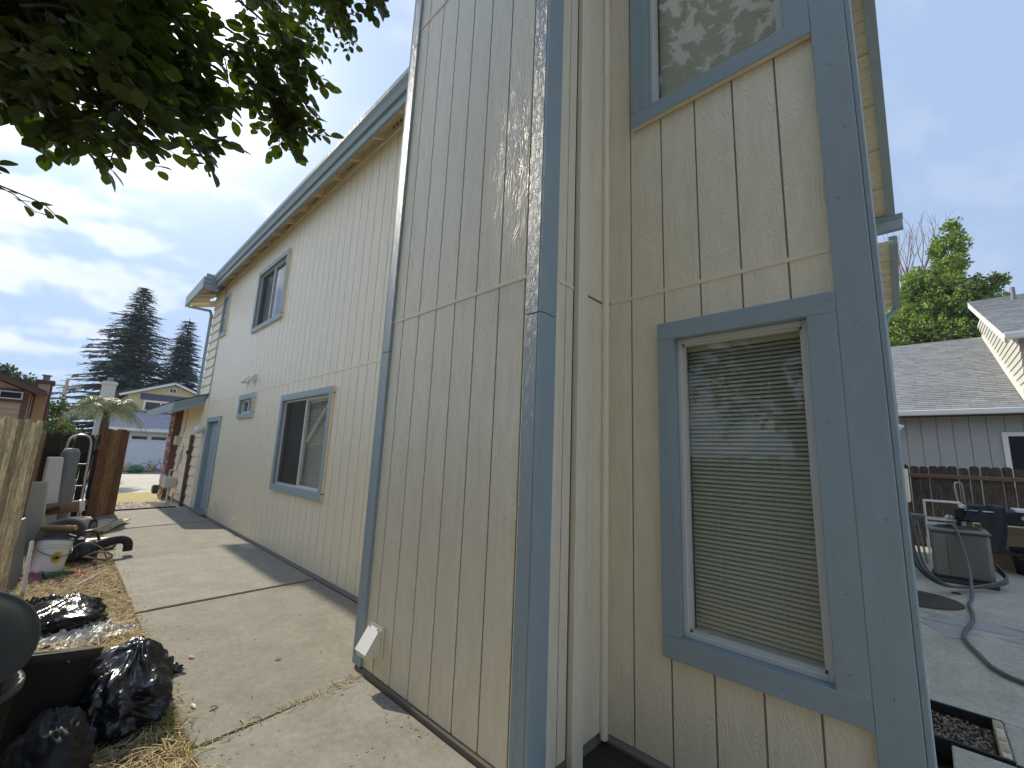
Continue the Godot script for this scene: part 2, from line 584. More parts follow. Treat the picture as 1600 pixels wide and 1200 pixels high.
func grounds():
	# the wide ground, then the sheets upon it
	sheet("ground", -0.16, [Vector2(-300, -300), Vector2(300, -300), Vector2(300, 300), Vector2(-300, 300)], M.far_ground)
	# side-yard earth, gently uneven
	var st := ns()
	st.set_smooth_group(0)
	var n := noise(77, 0.5, 3)
	var f := func(i: int, j: int) -> Vector3:
		var x := -8.0 + i * 0.2
		var z := -13.6 + j * 0.2
		return Vector3(x, -0.085 + 0.045 * n.get_noise_2d(x * 2.2, z * 2.2), z)
	for i in 42:
		for j in 92:
			quad(st, f.call(i, j), f.call(i + 1, j), f.call(i + 1, j + 1), f.call(i, j + 1), Vector3.UP)
	struct("yard_earth", st, M.earth)
	sheet("lawn", -0.10, [Vector2(-12, -17.3), Vector2(12, -17.3), Vector2(12, -13.7), Vector2(-12, -13.7)], M.dry_lawn)
	sheet("street", -0.13, [Vector2(-60, -27.5), Vector2(60, -27.5), Vector2(60, -17.3), Vector2(-60, -17.3)], M.street)
	# walkway: one slab per pour, dark open joints between them
	var walk := Node3D.new()
	walk.name = "walkway"
	add_child(walk)
	walk.set_meta("kind", "structure")
	var zl := [-12.26, -9.79, -7.32, -5.03, -2.68, -0.25, 2.2, 4.6]
	var zr := [-12.60, -10.13, -7.60, -5.12, -2.80, -0.35, 2.1, 4.5]
	for i in 7:
		var s := ns()
		var xr := -0.03 if i < 4 else -0.655
		var g0 := 0.012 if i != 3 and i != 4 else 0.017
		UO = Vector2(rnd(0, 5), rnd(0, 5))
		var top := -0.028 - 0.006 * (i % 2)
		prism_slab(s, [Vector2(-1.585, zl[i] + g0), Vector2(xr, zr[i] + g0), Vector2(xr, zr[i + 1] - g0), Vector2(-1.585, zl[i + 1] - g0)], top, 0.1, 0.008)
		obj(walk, "slab", s, M.concrete if i % 2 == 0 else M.concrete_worn)
	UO = Vector2.ZERO
	sheet("joint_soil", -0.064, [Vector2(-1.57, -12.6), Vector2(0.02, -12.6), Vector2(0.02, 4.5), Vector2(-1.57, 4.5)], M.soil_dark)
	# patio
	var pat := Node3D.new()
	pat.name = "patio"
	add_child(pat)
	pat.set_meta("kind", "structure")
	for r in [[-4.0, -0.02, 1.30, 6.0], [1.84, -0.5, 4.45, 6.0], [4.466, -0.6, 7.60, 6.0], [7.616, -0.7, 11.4, 6.0], [1.33, 0.21, 1.83, 6.0], [1.33, -0.5, 1.83, -0.26]]:
		var s := ns()
		UO = Vector2(rnd(0, 5), rnd(0, 5))
		prism_slab(s, [Vector2(r[0], r[1]), Vector2(r[2], r[1]), Vector2(r[2], r[3]), Vector2(r[0], r[3])], 0.0, 0.12, 0.006)
		obj(pat, "slab", s, M.patio_concrete)
	UO = Vector2.ZERO
	# damp stains on the patio
	for q in [[Vector2(4.15, 0.36), 0.16, 0.55, 3], [Vector2(3.75, 0.05), 0.22, 0.16, 5], [Vector2(3.9, 0.62), 0.12, 0.2, 8]]:
		var pts := []
		for k in 26:
			var a := TAU * k / 26
			var rr := 1.0 + 0.3 * sin(a * 3.0 + q[3]) + 0.15 * sin(a * 7.0 + q[3] * 2)
			pts.append(Vector2(q[0].x + cos(a) * q[1] * rr, q[0].y + sin(a) * q[2] * rr))
		sheet("damp_patch", 0.003, pts, M.stain)

func prism_slab(s: SurfaceTool, p: Array, top: float, thick: float, bev: float):
	var c := Vector2.ZERO
	for v in p:
		c += v / p.size()
	var inn := []
	for v in p:
		inn.append(v + Vector2(signf(c.x - v.x), signf(c.y - v.y)) * bev)
	var V := func(v: Vector2, y: float) -> Vector3: return Vector3(v.x, y, v.y)
	quad(s, V.call(inn[0], top), V.call(inn[1], top), V.call(inn[2], top), V.call(inn[3], top), Vector3.UP)
	for i in 4:
		var j := (i + 1) % 4
		var o: Vector2 = (p[i] + p[j]) / 2 - c
		var out := Vector3(o.x, 0, o.y)
		quad(s, V.call(inn[i], top), V.call(inn[j], top), V.call(p[j], top - bev), V.call(p[i], top - bev), out.normalized() + Vector3.UP)
		quad(s, V.call(p[i], top - bev), V.call(p[j], top - bev), V.call(p[j], top - thick), V.call(p[i], top - thick), out)

# ---------------------------------------------------------------- the house
func fbox(s: SurfaceTool, fr: Transform3D, u0: float, u1: float, v0: float, v1: float, w0: float, w1: float, bev := 0.0):
	XF = fr
	bb(s, Vector3(u0, v0, w0), Vector3(u1, v1, w1), bev)
	XF = Transform3D.IDENTITY

func siding(p: Node, fr: Transform3D, u0: float, u1: float, rows: Array, phase: float, holes: Array, m: Material):
	var g := 0.2032
	var k := int(floor((u0 - phase) / g))
	while phase + k * g < u1 - 0.006:
		var a := maxf(u0, phase + k * g + 0.0045)
		var b := minf(u1, phase + (k + 1) * g - 0.0045)
		k += 1
		if b - a < 0.01:
			continue
		for r in rows:
			UO = Vector2(rnd(0, 3), rnd(0, 3))
			for q in cut(R(a, r[0], b, r[1]), holes):
				var s := ns()
				fbox(s, fr, q.position.x, q.end.x, q.position.y, q.end.y, -0.009, 0.0, 0.0016)
				obj(p, "siding_board", s, m)
	UO = Vector2.ZERO

func trimmed_window(fr: Transform3D, o: Rect2, t: Rect2, opts := {}) -> MeshInstance3D:
	# o: the opening, t: the outer edge of its boards
	var s := ns()
	var d := 0.10
	for q in [[o.position.x - 0.012, o.position.x, o.position.y, o.end.y], [o.end.x, o.end.x + 0.012, o.position.y, o.end.y], [o.position.x - 0.012, o.end.x + 0.012, o.position.y - 0.012, o.position.y], [o.position.x - 0.012, o.end.x + 0.012, o.end.y, o.end.y + 0.012]]:
		fbox(s, fr, q[0], q[1], q[2], q[3], -d, 0.0325)
	var win := obj(house, "window", s, M.paint_blue)
	var boards := [[t.position.x, t.end.x, t.position.y, o.position.y], [t.position.x, t.end.x, o.end.y, t.end.y], [t.position.x, o.position.x, o.position.y, o.end.y]]
	if not opts.get("no_right", false):
		boards.append([o.end.x, t.end.x, o.position.y, o.end.y])
	for bi in boards.size():
		var b: Array = boards[bi]
		var e := ns()
		var k0: float = [0.001, 0.001, 0.001, 0.0125][bi]
		var k1: float = [0.001, 0.001, 0.0125, 0.001][bi]
		var k2: float = [0.001, 0.0125, 0.001, 0.001][bi]
		var k3: float = [0.0125, 0.001, 0.001, 0.001][bi]
		fbox(e, fr, b[0] + k0, b[1] - k1, b[2] + k2, b[3] - k3, 0.0005, 0.033)
		obj(win, "trim_backing", e, M.paint_cream_smooth)
		e = ns()
		UO = Vector2(rnd(0, 3), rnd(0, 3))
		SWAP = b[1] - b[0] > b[3] - b[2]
		fbox(e, fr, b[0], b[1], b[2] + 0.0005, b[3] - 0.0005, 0.033, 0.039, 0.002)
		SWAP = false
		UO = Vector2.ZERO
		obj(win, "trim_board", e, M.paint_blue)
	# white frame
	var f := 0.026
	var fw0 := -0.055
	var fw1 := -0.008
	s = ns()
	for q in [[o.position.x, o.position.x + f, o.position.y, o.end.y], [o.end.x - f, o.end.x, o.position.y, o.end.y], [o.position.x + f, o.end.x - f, o.position.y, o.position.y + f], [o.position.x + f, o.end.x - f, o.end.y - f, o.end.y]]:
		fbox(s, fr, q[0], q[1], q[2], q[3], fw0, fw1, 0.003)
	for q in [[o.position.x + f, o.position.x + f + .012, o.position.y + f, o.end.y - f], [o.end.x - f - .012, o.end.x - f, o.position.y + f, o.end.y - f], [o.position.x + f, o.end.x - f, o.position.y + f, o.position.y + f + .012], [o.position.x + f, o.end.x - f, o.end.y - f - .012, o.end.y - f]]:
		fbox(s, fr, q[0], q[1], q[2], q[3], fw0, -0.026)
	obj(win, "frame", s, M.frame_white)
	var i := R(o.position.x + f, o.position.y + f, o.end.x - f, o.end.y - f)
	var mid := (i.position.x + i.end.x) / 2
	var panes := [[i.position.x, i.end.x, i.position.y, i.end.y]]
	if opts.get("slider", false):
		panes = [[i.position.x, mid, i.position.y, i.end.y], [mid, i.end.x, i.position.y, i.end.y]]
		s = ns()
		fbox(s, fr, mid - 0.02, mid + 0.02, i.position.y, i.end.y, -0.05, -0.012, 0.003)
		obj(win, "mullion", s, M.frame_white)
	if opts.get("hung", false):
		var my := (i.position.y + i.end.y) / 2
		panes = [[i.position.x, i.end.x, i.position.y, my], [i.position.x, i.end.x, my, i.end.y]]
		s = ns()
		fbox(s, fr, i.position.x, i.end.x, my - 0.02, my + 0.02, -0.05, -0.012, 0.003)
		obj(win, "mullion", s, M.frame_white)
	for q in panes:
		s = ns()
		XF = fr
		quad(s, Vector3(q[0], q[2], -0.038), Vector3(q[1], q[2], -0.038), Vector3(q[1], q[3], -0.038), Vector3(q[0], q[3], -0.038), Vector3(0, 0, 1))
		XF = Transform3D.IDENTITY
		obj(win, "pane", s, M.glass)
	if opts.has("screen"):
		var q: Array = panes[opts.screen]
		s = ns()
		XF = fr
		quad(s, Vector3(q[0], q[2], -0.022), Vector3(q[1], q[2], -0.022), Vector3(q[1], q[3], -0.022), Vector3(q[0], q[3], -0.022), Vector3(0, 0, 1))
		XF = Transform3D.IDENTITY
		obj(win, "insect_screen", s, M.screen)
	# blind
	if opts.has("slats"):
		var pitch: float = opts.slats
		var each: bool = opts.get("each", false)
		s = ns()
		fbox(s, fr, i.position.x + .006, i.end.x - .006, i.end.y - 0.03, i.end.y, -0.105, -0.075, 0.003)
		obj(win, "blind_headrail", s, M.slat)
		s = ns()
		for u in [0.25, 0.72]:
			var uu: float = lerpf(i.position.x, i.end.x, u)
			XF = fr
			tube(s, [Vector3(uu, i.position.y + 0.01, -0.0755), Vector3(uu, i.end.y - 0.03, -0.0755)], 0.0011, 5)
			XF = Transform3D.IDENTITY
		obj(win, "blind_cord", s, M.slat)
		var one := ns()
		var L: float = i.size.x - 0.016
		for k in 4:
			var a0 := -0.5 + k / 4.0
			var a1 := -0.5 + (k + 1) / 4.0
			var p0 := Vector3(0, a0 * 0.0235, 0.0022 * (1 - 4 * a0 * a0))
			var p1 := Vector3(0, a1 * 0.0235, 0.0022 * (1 - 4 * a1 * a1))
			one.set_smooth_group(0)
			quad(one, p0 - Vector3(L / 2, 0, 0), p0 + Vector3(L / 2, 0, 0), p1 + Vector3(L / 2, 0, 0), p1 - Vector3(L / 2, 0, 0), Vector3(0, 0, 1))
		var om := done(one)
		var cnt := int((i.size.y - 0.034) / pitch) + 1
		var xs := []
		for k in cnt:
			var tr := Transform3D(Basis(Vector3(1, 0, 0), deg_to_rad(opts.get("tilt", -40.0) + rnd(-2.0, 2.0))).rotated(Vector3(0, 0, 1), rnd(-0.0015, 0.0015)), Vector3(mid, i.position.y + 0.012 + k * pitch, -0.09))
			if each:
				var so := obj(win, "slat", om, M.slat)
				so.transform = fr * tr
			else:
				xs.append(fr * tr)
		if not each:
			scatter(win, "blind_slats", om, M.slat, xs)
	return win

func build_house():
	house = base("two_storey_house", Vector3.ZERO, "two-storey cream house with blue trim, vertical grooved siding and a boxed chimney", "house")
	var W := [
		[R(-6.93, 0.90, -5.30, 2.12), R(-7.02, 0.81, -5.21, 2.21)],
		[R(-9.18, 3.67, -7.69, 4.755), R(-9.27, 3.585, -7.60, 4.84)],
		[R(-9.26, 2.02, -8.53, 2.275), R(-9.37, 1.925, -8.42, 2.37)],
		[R(-11.95, 4.04, -11.58, 4.92), R(-12.04, 3.95, -11.49, 5.0)],
		[R(-0.926, 0.59, -0.321, 2.10), R(-1.016, 0.486, -0.2114, 2.196)],
		[R(-1.054, 3.63, -0.321, 4.95), R(-1.164, 3.525, -0.212, 5.05)],
	]
	var door := R(-11.77, 0.0, -10.68, 1.95)
	var holes := [door]
	var trims := [R(-11.85, 0.0, -10.60, 2.03)]
	for w in W:
		holes.append(w[0])
		trims.append(w[1])
	# wall core
	var s := ns()
	for q in cut(R(-15.55, -0.05, -0.10, 5.42), holes + [R(-15.55, 2.45, -13.05, 5.42)]):
		fbox(s, FW, q.position.x, q.end.x, q.position.y, q.end.y, -0.16, -0.0095)
	# closed back: far wall, end walls, floors, so that the rooms are dark
	bb(s, Vector3(8.7, -0.05, -15.5), Vector3(8.85, 5.3, -0.5))
	bb(s, Vector3(0.17, -0.06, -15.5), Vector3(8.7, -0.01, -0.45))
	bb(s, Vector3(0.17, 2.5, -15.5), Vector3(8.7, 2.62, -0.45))
	bb(s, Vector3(0.17, 5.05, -13.0), Vector3(8.7, 5.12, -0.45))
	bb(s, Vector3(0.17, -0.05, -15.55), Vector3(8.8, 2.6, -15.4))
	bb(s, Vector3(0.17, 2.45, -13.05), Vector3(8.8, 5.3, -12.9))
	bb(s, Vector3(0.17, -0.02, -4.0), Vector3(8.7, 5.1, -3.9))
	bb(s, Vector3(3.4, -0.02, -12.9), Vector3(3.5, 5.1, -0.45))
	var wall := obj(house, "wall", s, M.interior)
	# back wall runs very slightly off square
	s = ns()
	prism(s, [Vector3(0.012, -0.05, -0.095), Vector3(8.85, -0.05, -0.43), Vector3(8.85, 5.1, -0.43), Vector3(3.5, 7.0, -0.225), Vector3(0.012, 5.42, -0.095)], Vector3(0, 0, -0.16))
	var bw := obj(house, "back_wall", s, M.paint_cream)
	s = ns()
	prism(s, [Vector3(8.6, 5.1, -13.05), Vector3(0.0, 5.42, -13.05), Vector3(3.5, 7.0, -13.05)], Vector3(0, 0, 0.1))
	obj(house, "front_gable", s, M.paint_cream)
	s = ns()
	fbox(s, FW, -15.6, -0.085, -0.14, -0.004, -0.14, -0.012)
	obj(house, "foundation", s, M.foundation)
	# boards
	siding(wall, FW, -12.1, -2.93, [[0.0, 2.396], [2.410, 5.40]], -1.191, trims, M.paint_cream)
	siding(wall, FW, -1.373, -0.09, [[-0.008, 2.396], [2.410, 5.055], [5.069, 5.40]], -1.191, trims, M.paint_cream)
	# flashing strips over the panel joints
	for q in cut(R(-12.1, 2.392, -2.93, 2.414), trims) + cut(R(-1.33, 2.392, -0.212, 2.414), trims):
		s = ns()
		fbox(s, FW, q.position.x, q.end.x, q.position.y, q.end.y, -0.008, 0.005, 0.002)
		obj(wall, "joint_strip", s, M.paint_cream_smooth)
	# corner boards
	for q in [[-0.211, -0.08, -0.01, 5.40, 0.0375], [-0.3205, -0.2114, 0.5865, 2.1025, 0.0375], [-0.3205, -0.2114, 3.6265, 5.05, 0.0375]]:
		s = ns()
		UO = Vector2(rnd(0, 3), rnd(0, 3))
		fbox(s, FW, q[0], q[1], q[2], q[3], 0.0004, q[4], 0.003)
		obj(wall, "corner_board", s, M.paint_blue)
	s = ns()
	bb(s, Vector3(-0.030, -0.01, -0.0795), Vector3(0.10, 5.38, -0.058), 0.003)
	obj(bw, "corner_board", s, M.paint_blue_rough)
	UO = Vector2.ZERO
	# nail heads sunk in the corner boards
	for q in [[-0.15, 3.30], [-0.12, 2.95], [-0.17, 2.62], [-0.24, 2.16], [-0.13, 2.02], [-0.27, 1.62], [-0.12, 1.25], [-0.26, 0.95], [-0.15, 0.62], [-0.27, 0.66], [-0.13, 0.3], [-0.16, 3.75], [-0.6, 2.15], [-0.9, 2.16], [-0.97, 1.2], [-0.97, 0.7], [-0.5, 0.53]]:
		s = ns()
		XF = FW
		tube(s, [Vector3(q[0], q[1], 0.036), Vector3(q[0], q[1], 0.0396)], 0.0035, 8)
		XF = Transform3D.IDENTITY
		obj(wall, "nail_head", s, M.metal_grey)
	# windows
	trimmed_window(FW, W[0][0], W[0][1], {"slider": true, "screen": 0, "slats": 0.024})
	trimmed_window(FW, W[1][0], W[1][1], {"slider": true, "screen": 0})
	trimmed_window(FW, W[2][0], W[2][1], {"slider": true})
	trimmed_window(FW, W[3][0], W[3][1], {"hung": true, "screen": 0})
	trimmed_window(FW, W[4][0], W[4][1], {"slats": 0.0212, "each": true, "no_right": true})
	trimmed_window(FW, W[5][0], W[5][1], {"tilt": 4.0, "slats": 0.0212, "each": true, "no_right": true})
	# curtains in the upstairs window
	s = ns()
	XF = FW
	s.set_smooth_group(0)
	for k in 24:
		var a := Vector3(-9.10 + k * 0.024, 3.7, -0.13 - 0.02 * sin(k * 1.3))
		var b := Vector3(-9.10 + (k + 1) * 0.024, 3.7, -0.13 - 0.02 * sin((k + 1) * 1.3))
		quad(s, a, b, b + Vector3(0, 1.05, 0), a + Vector3(0, 1.05, 0), Vector3(0, 0, 1))
	XF = Transform3D.IDENTITY
	obj(house, "curtain", s, M.white)
	# brace stick in the lower slider
	s = ns()
	bar(s, Vector3(0.065, 1.52, -6.06), Vector3(0.065, 2.06, -5.42), 0.02, 0.045, Vector3(1, 0, 0), 0.003)
	obj(house, "brace_stick", s, M.white)
	# side door, deep in its frame
	s = ns()
	fbox(s, FW, -11.70, -10.75, 0.03, 1.93, -0.12, -0.075, 0.003)
	var dr := obj(house, "door", s, M.paint_blue)
	s = ns()
	for q in [[-11.60, -11.30, 0.2, 0.85], [-11.15, -10.85, 0.2, 0.85], [-11.60, -11.30, 1.0, 1.8], [-11.15, -10.85, 1.0, 1.8]]:
		fbox(s, FW, q[0], q[1], q[2], q[3], -0.076, -0.068, 0.006)
	obj(dr, "door_panel", s, M.paint_blue)
	s = ns()
	XF = FW
	tube(s, [Vector3(-10.83, 0.98, -0.08), Vector3(-10.83, 0.98, -0.02)], 0.012, 8)
	tube(s, [Vector3(-10.83, 0.98, -0.025), Vector3(-10.93, 0.975, -0.02)], 0.011, 8)
	tube(s, [Vector3(-10.83, 1.12, -0.08), Vector3(-10.83, 1.12, -0.045)], 0.028, 12)
	XF = Transform3D.IDENTITY
	obj(dr, "handle", s, M.metal)
	for q in [[-11.85, -11.70, 0.0, 1.93, 0.022], [-10.75, -10.60, 0.0, 1.93, 0.022], [-11.85, -10.60, 1.931, 2.03, 0.024]]:
		s = ns()
		fbox(s, FW, q[0], q[1], q[2], q[3], -0.12, q[4], 0.003)
		obj(dr, "door_frame", s, M.paint_blue)
	s = ns()
	fbox(s, FW, -11.72, -10.73, -0.02, 0.028, -0.12, 0.06, 0.004)
	obj(dr, "threshold", s, M.metal_grey)
	chimney()
	roofs()
	garage_end()
	small_fittings()

func chimney():
	var s := ns()
	bb(s, Vector3(-0.62, -0.10, -2.92), Vector3(-0.005, 7.6, -1.383))
	var ch := obj(house, "chimney", s, M.foundation)
	var FC := Transform3D(FW.basis, Vector3(-0.63, 0, 0))
	var rows := [[0.0, 2.396], [2.410, 5.055], [5.069, 7.55]]
	siding(ch, FC, -2.838, -1.464, rows, -1.49, [], M.paint_cream)
	for y in [2.392, 5.051]:
		s = ns()
		fbox(s, FC, -2.838, -1.464, y, y + 0.020, -0.008, 0.006, 0.002)
		obj(ch, "joint_strip", s, M.paint_cream_smooth)
	# front corner boards, two lengths each
	for u in [[-2.93, -2.838], [-1.462, -1.373]]:
		for v in [[0.0, 2.17], [2.173, 4.9], [4.903, 7.55]]:
			s = ns()
			UO = Vector2(rnd(0, 3), rnd(0, 3))
			fbox(s, FC, u[0], u[1], v[0], v[1], -0.009, 0.022, 0.003)
			obj(ch, "corner_board", s, M.paint_blue_rough)
	# near side
	var FS := Transform3D(Basis(Vector3(1, 0, 0), Vector3(0, 1, 0), Vector3(0, 0, 1)), Vector3(0, 0, -1.373))
	for v in [[0.0, 2.17], [2.173, 4.9], [4.903, 7.55]]:
		s = ns()
		UO = Vector2(rnd(0, 3), rnd(0, 3))
		fbox(s, FS, -0.652, -0.519, v[0], v[1], 0.0005, 0.020, 0.003)
		obj(ch, "corner_board", s, M.paint_blue)
	for u in [[-0.516, -0.419], [-0.411, -0.345], [-0.236, -0.01]]:
		for r in rows:
			s = ns()
			UO = Vector2(rnd(0, 3), rnd(0, 3))
			fbox(s, FS, u[0], u[1], r[0] + 0.0, r[1], -0.0095, 0.0, 0.0016)
			obj(ch, "siding_board", s, M.paint_cream)
	UO = Vector2.ZERO
	s = ns()
	fbox(s, FS, -0.516, -0.345, 2.392, 2.412, -0.008, 0.006, 0.002)
	obj(ch, "joint_strip", s, M.paint_cream_smooth)
	s = ns()
	fbox(s, FS, -0.330, -0.240, -0.10, 7.5, -0.009, 0.034, 0.005)
	obj(ch, "batten", s, M.paint_cream_smooth)
	s = ns()
	tube(s, [Vector3(-0.020, -0.03, -1.358), Vector3(-0.020, 5.4, -1.358)], 0.024, 14)
	obj(ch, "corner_pipe", s, M.paint_cream_smooth)
	# far side
	var FF := Transform3D(Basis(Vector3(-1, 0, 0), Vector3(0, 1, 0), Vector3(0, 0, -1)), Vector3(0, 0, -2.93))
	s = ns()
	fbox(s, FF, 0.0, 0.50, 0.0, 7.55, -0.0095, 0.0)
	obj(ch, "side_panel", s, M.paint_cream)
	s = ns()
	fbox(s, FF, 0.50, 0.652, 0.0, 7.55, -0.0095, 0.020, 0.003)
	obj(ch, "corner_board", s, M.paint_blue)
	s = ns()
	bb(s, Vector3(-0.70, 7.55, -3.0), Vector3(0.06, 7.7, -1.30), 0.02)
	obj(ch, "cap", s, M.paint_blue)
	s = ns()
	tube(s, [Vector3(-0.3, 7.7, -2.15), Vector3(-0.3, 8.05, -2.15)], 0.16, 16)
	obj(ch, "flue", s, M.metal_grey)
	# base edge of the chase: rough footing seen under the boards
	s = ns()
	bb(s, Vector3(-0.645, -0.10, -2.925), Vector3(-0.60, -0.004, -1.378), 0.006)
	obj(ch, "footing", s, M.foundation)
	# hooded air inlet near the ground
	s = ns()
	var poly := []
	for p in [Vector2(0, 0.29), Vector2(0.018, 0.29), Vector2(0.105, 0.17), Vector2(0.105, 0.14), Vector2(0, 0.14)]:
		poly.append(Vector3(-0.632 - p.x, p.y, -2.745))
	prism_fan(s, poly, Vector3(0, 0, 0.125))
	var v := obj(ch, "vent_hood", s, M.paint_cream_smooth)
	s = ns()
	prism(s, [Vector3(-0.654, 0.296, -2.75), Vector3(-0.654, 0.296, -2.615), Vector3(-0.742, 0.165, -2.615), Vector3(-0.742, 0.165, -2.75)], Vector3(-0.006, 0.005, 0))
	obj(v, "vent_flap", s, M.white)
	s = ns()
	for zz in [-2.735, -2.63]:
		tube(s, [Vector3(-0.660, 0.294, zz), Vector3(-0.668, 0.299, zz)], 0.006, 8)
	obj(v, "screw", s, M.metal_grey)
	s = ns()
	bb(s, Vector3(-0.645, 0.12, -2.765), Vector3(-0.631, 0.31, -2.6), 0.003)
	obj(v, "vent_flange", s, M.paint_cream_smooth)

func prism_fan(s: SurfaceTool, poly: Array, off: Vector3):
	prism(s, poly, off)

func roofs():
	var top := func(x: float) -> float: return 5.52 + 0.486 * x
	# main slopes
	var s := ns()
	prism(s, [Vector3(-0.20, top.call(-0.2), -13.2), Vector3(-0.20, top.call(-0.2), 0.10), Vector3(3.5, top.call(3.5), 0.075), Vector3(3.5, top.call(3.5), -13.2)], Vector3(0, -0.085, 0))
	var roof := obj(house, "roof", s, M.roof_dark)
	s = ns()
	var T := func(x: float) -> float: return 7.22 - 0.40 * (x - 3.5)
	prism(s, [Vector3(3.502, 7.22, -13.2), Vector3(3.502, 7.22, 0.075), Vector3(6.95, T.call(6.95), 0.035), Vector3(6.95, T.call(6.95), -13.2)], Vector3(0, -0.085, 0))
	obj(roof, "far_slope", s, M.roof_dark)
	s = ns()
	prism(s, [Vector3(7.3, 5.33, -13.2), Vector3(7.3, 5.33, -0.02), Vector3(9.05, 4.83, -0.08), Vector3(9.05, 4.83, -13.2)], Vector3(0, -0.07, 0))
	obj(roof, "lower_slope", s, M.roof_dark)
	# planks under the back overhang
	var x := 0.1
	var k := 0
	while x < 6.8:
		var up: bool = x < 3.4
		var y0: float = (top.call(x) if up else T.call(x)) - 0.1
		var y1: float = (top.call(x + 0.135) if up else T.call(x + 0.135)) - 0.1
		if not (x < 3.5 and x + 0.14 > 3.5):
			s = ns()
			UO = Vector2(rnd(0, 3), rnd(0, 3))
			var zo := 0.055 - 0.006 * x
			prism(s, [Vector3(x, y0, -0.095 - 0.038 * x), Vector3(x, y0, zo), Vector3(x + 0.133, y1, zo), Vector3(x + 0.133, y1, -0.095 - 0.038 * (x + 0.133))], Vector3(0, 0.012, 0))
			obj(roof, "soffit_board", s, M.paint_cream_smooth)
			if k % 5 == 4:
				s = ns()
				prism(s, [Vector3(x + 0.1, y1 - 0.001, -0.1 - 0.038 * x), Vector3(x + 0.1, y1 - 0.001, zo), Vector3(x + 0.135, y1 - 0.001, zo), Vector3(x + 0.135, y1 - 0.001, -0.1 - 0.038 * x)], Vector3(0, -0.03, 0))
				obj(roof, "lookout", s, M.paint_cream_smooth)
		x += 0.139
		k += 1
	UO = Vector2.ZERO
	# barge boards
	for q in [[Vector3(-0.2, 5.36, 0.045), Vector3(3.5, 7.14, 0.02)], [Vector3(3.5, 7.14, 0.02), Vector3(6.86, 5.80, -0.02)], [Vector3(7.05, 5.36, -0.03), Vector3(9.0, 4.80, -0.11)]]:
		s = ns()
		bar(s, q[0], q[1], 0.11, 0.19, Vector3.UP, 0.003)
		obj(roof, "barge_board", s, M.paint_blue)
	x = 7.1
	while x < 8.95:
		s = ns()
		var y := 5.42 - 0.285 * (x - 6.98) - 0.094
		bb(s, Vector3(x, y - 0.02, -0.45), Vector3(x + 0.15, y, -0.03 - 0.035 * (x - 7)), 0.002)
		obj(roof, "soffit_board", s, M.paint_cream_smooth)
		if int(x * 10) % 3 == 0:
			s = ns()
			bb(s, Vector3(x + 0.15, y - 0.09, -0.45), Vector3(x + 0.19, y - 0.01, -0.03 - 0.035 * (x - 7)), 0.002)
			obj(roof, "lookout", s, M.paint_cream_smooth)
		x += 0.2
	s = ns()
	prism(s, [Vector3(6.98, 5.33, -0.6), Vector3(6.98, 5.33, -0.03), Vector3(8.98, 4.76, -0.11), Vector3(8.98, 4.76, -0.6)], Vector3(0, 0.01, 0))
	obj(roof, "soffit_backing", s, M.paint_cream_smooth)
	# gutter across the end of the far slope
	s = ns()
	bb(s, Vector3(6.86, 5.47, -0.9), Vector3(6.98, 5.655, 0.115), 0.012)
	bb(s, Vector3(6.845, 5.65, -0.9), Vector3(7.0, 5.69, 0.12), 0.006)
	bb(s, Vector3(6.83, 5.685, -0.9), Vector3(7.0, 5.725, 0.125), 0.006)
	obj(roof, "gutter", s, M.paint_blue)
	s = ns()
	tube(s, [Vector3(9.0, 4.72, -0.10), Vector3(8.95, 4.55, -0.25), Vector3(8.93, 4.4, -0.30), Vector3(8.93, 0.05, -0.30)], 0.04, 10)
	obj(roof, "downspout", s, M.paint_blue)
	# eave of the long wall: gutter, rafter tails, blocks with vent holes
	s = ns()
	prism(s, [Vector3(-0.235, 5.46, -12.02), Vector3(-0.315, 5.46, -12.02), Vector3(-0.315, 5.40, -12.02), Vector3(-0.285, 5.36, -12.02), Vector3(-0.265, 5.30, -12.02), Vector3(-0.235, 5.30, -12.02)], Vector3(0, 0, 12.05))
	obj(roof, "gutter", s, M.paint_blue)
	s = ns()
	bb(s, Vector3(-0.234, 5.19, -12.02), Vector3(-0.196, 5.45, 0.03), 0.003)
	obj(roof, "fascia_board", s, M.paint_blue)
	var z := -11.9
	k = 0
	while z < 0.0:
		s = ns()
		prism(s, [Vector3(-0.195, 5.315, z), Vector3(0.0, 5.405, z), Vector3(0.0, 5.31, z), Vector3(-0.195, 5.225, z)], Vector3(0, 0, 0.042))
		var rf := obj(roof, "rafter_tail", s, M.paint_cream_smooth)
		s = ns()
		bb(s, Vector3(-0.02, 5.305, z + 0.043), Vector3(0.0, 5.41, z + 0.605), 0.002)
		obj(roof, "eave_block", s, M.paint_cream_smooth)
		if k % 2 == 0:
			for h in 3:
				s = ns()
				tube(s, [Vector3(-0.018, 5.36, z + 0.24 + h * 0.08), Vector3(-0.0225, 5.36, z + 0.24 + h * 0.08)], 0.022, 10)
				obj(roof, "vent_hole", s, M.hole)
		z += 0.6098
		k += 1
	s = ns()
	bb(s, Vector3(-0.024, 5.262, -12.1), Vector3(-0.0005, 5.302, -2.94), 0.003)
	obj(roof, "frieze_strip", s, M.paint_cream_smooth)
	s = ns()
	prism(s, [Vector3(-0.195, 5.335, -12.0), Vector3(0.05, 5.445, -12.0), Vector3(0.05, 5.44, 0.02), Vector3(-0.195, 5.33, 0.02)], Vector3(0, -0.012, 0))
	obj(roof, "eave_sheathing", s, M.paint_cream_smooth)
	# deeper eave of the front bay
	s = ns()
	prism(s, [Vector3(-0.46, 5.36, -14.15), Vector3(-0.46, 5.36, -12.06), Vector3(1.2, 6.06, -12.06), Vector3(1.2, 6.06, -14.15)], Vector3(0, -0.06, 0))
	obj(roof, "front_bay_slope", s, M.roof_dark)
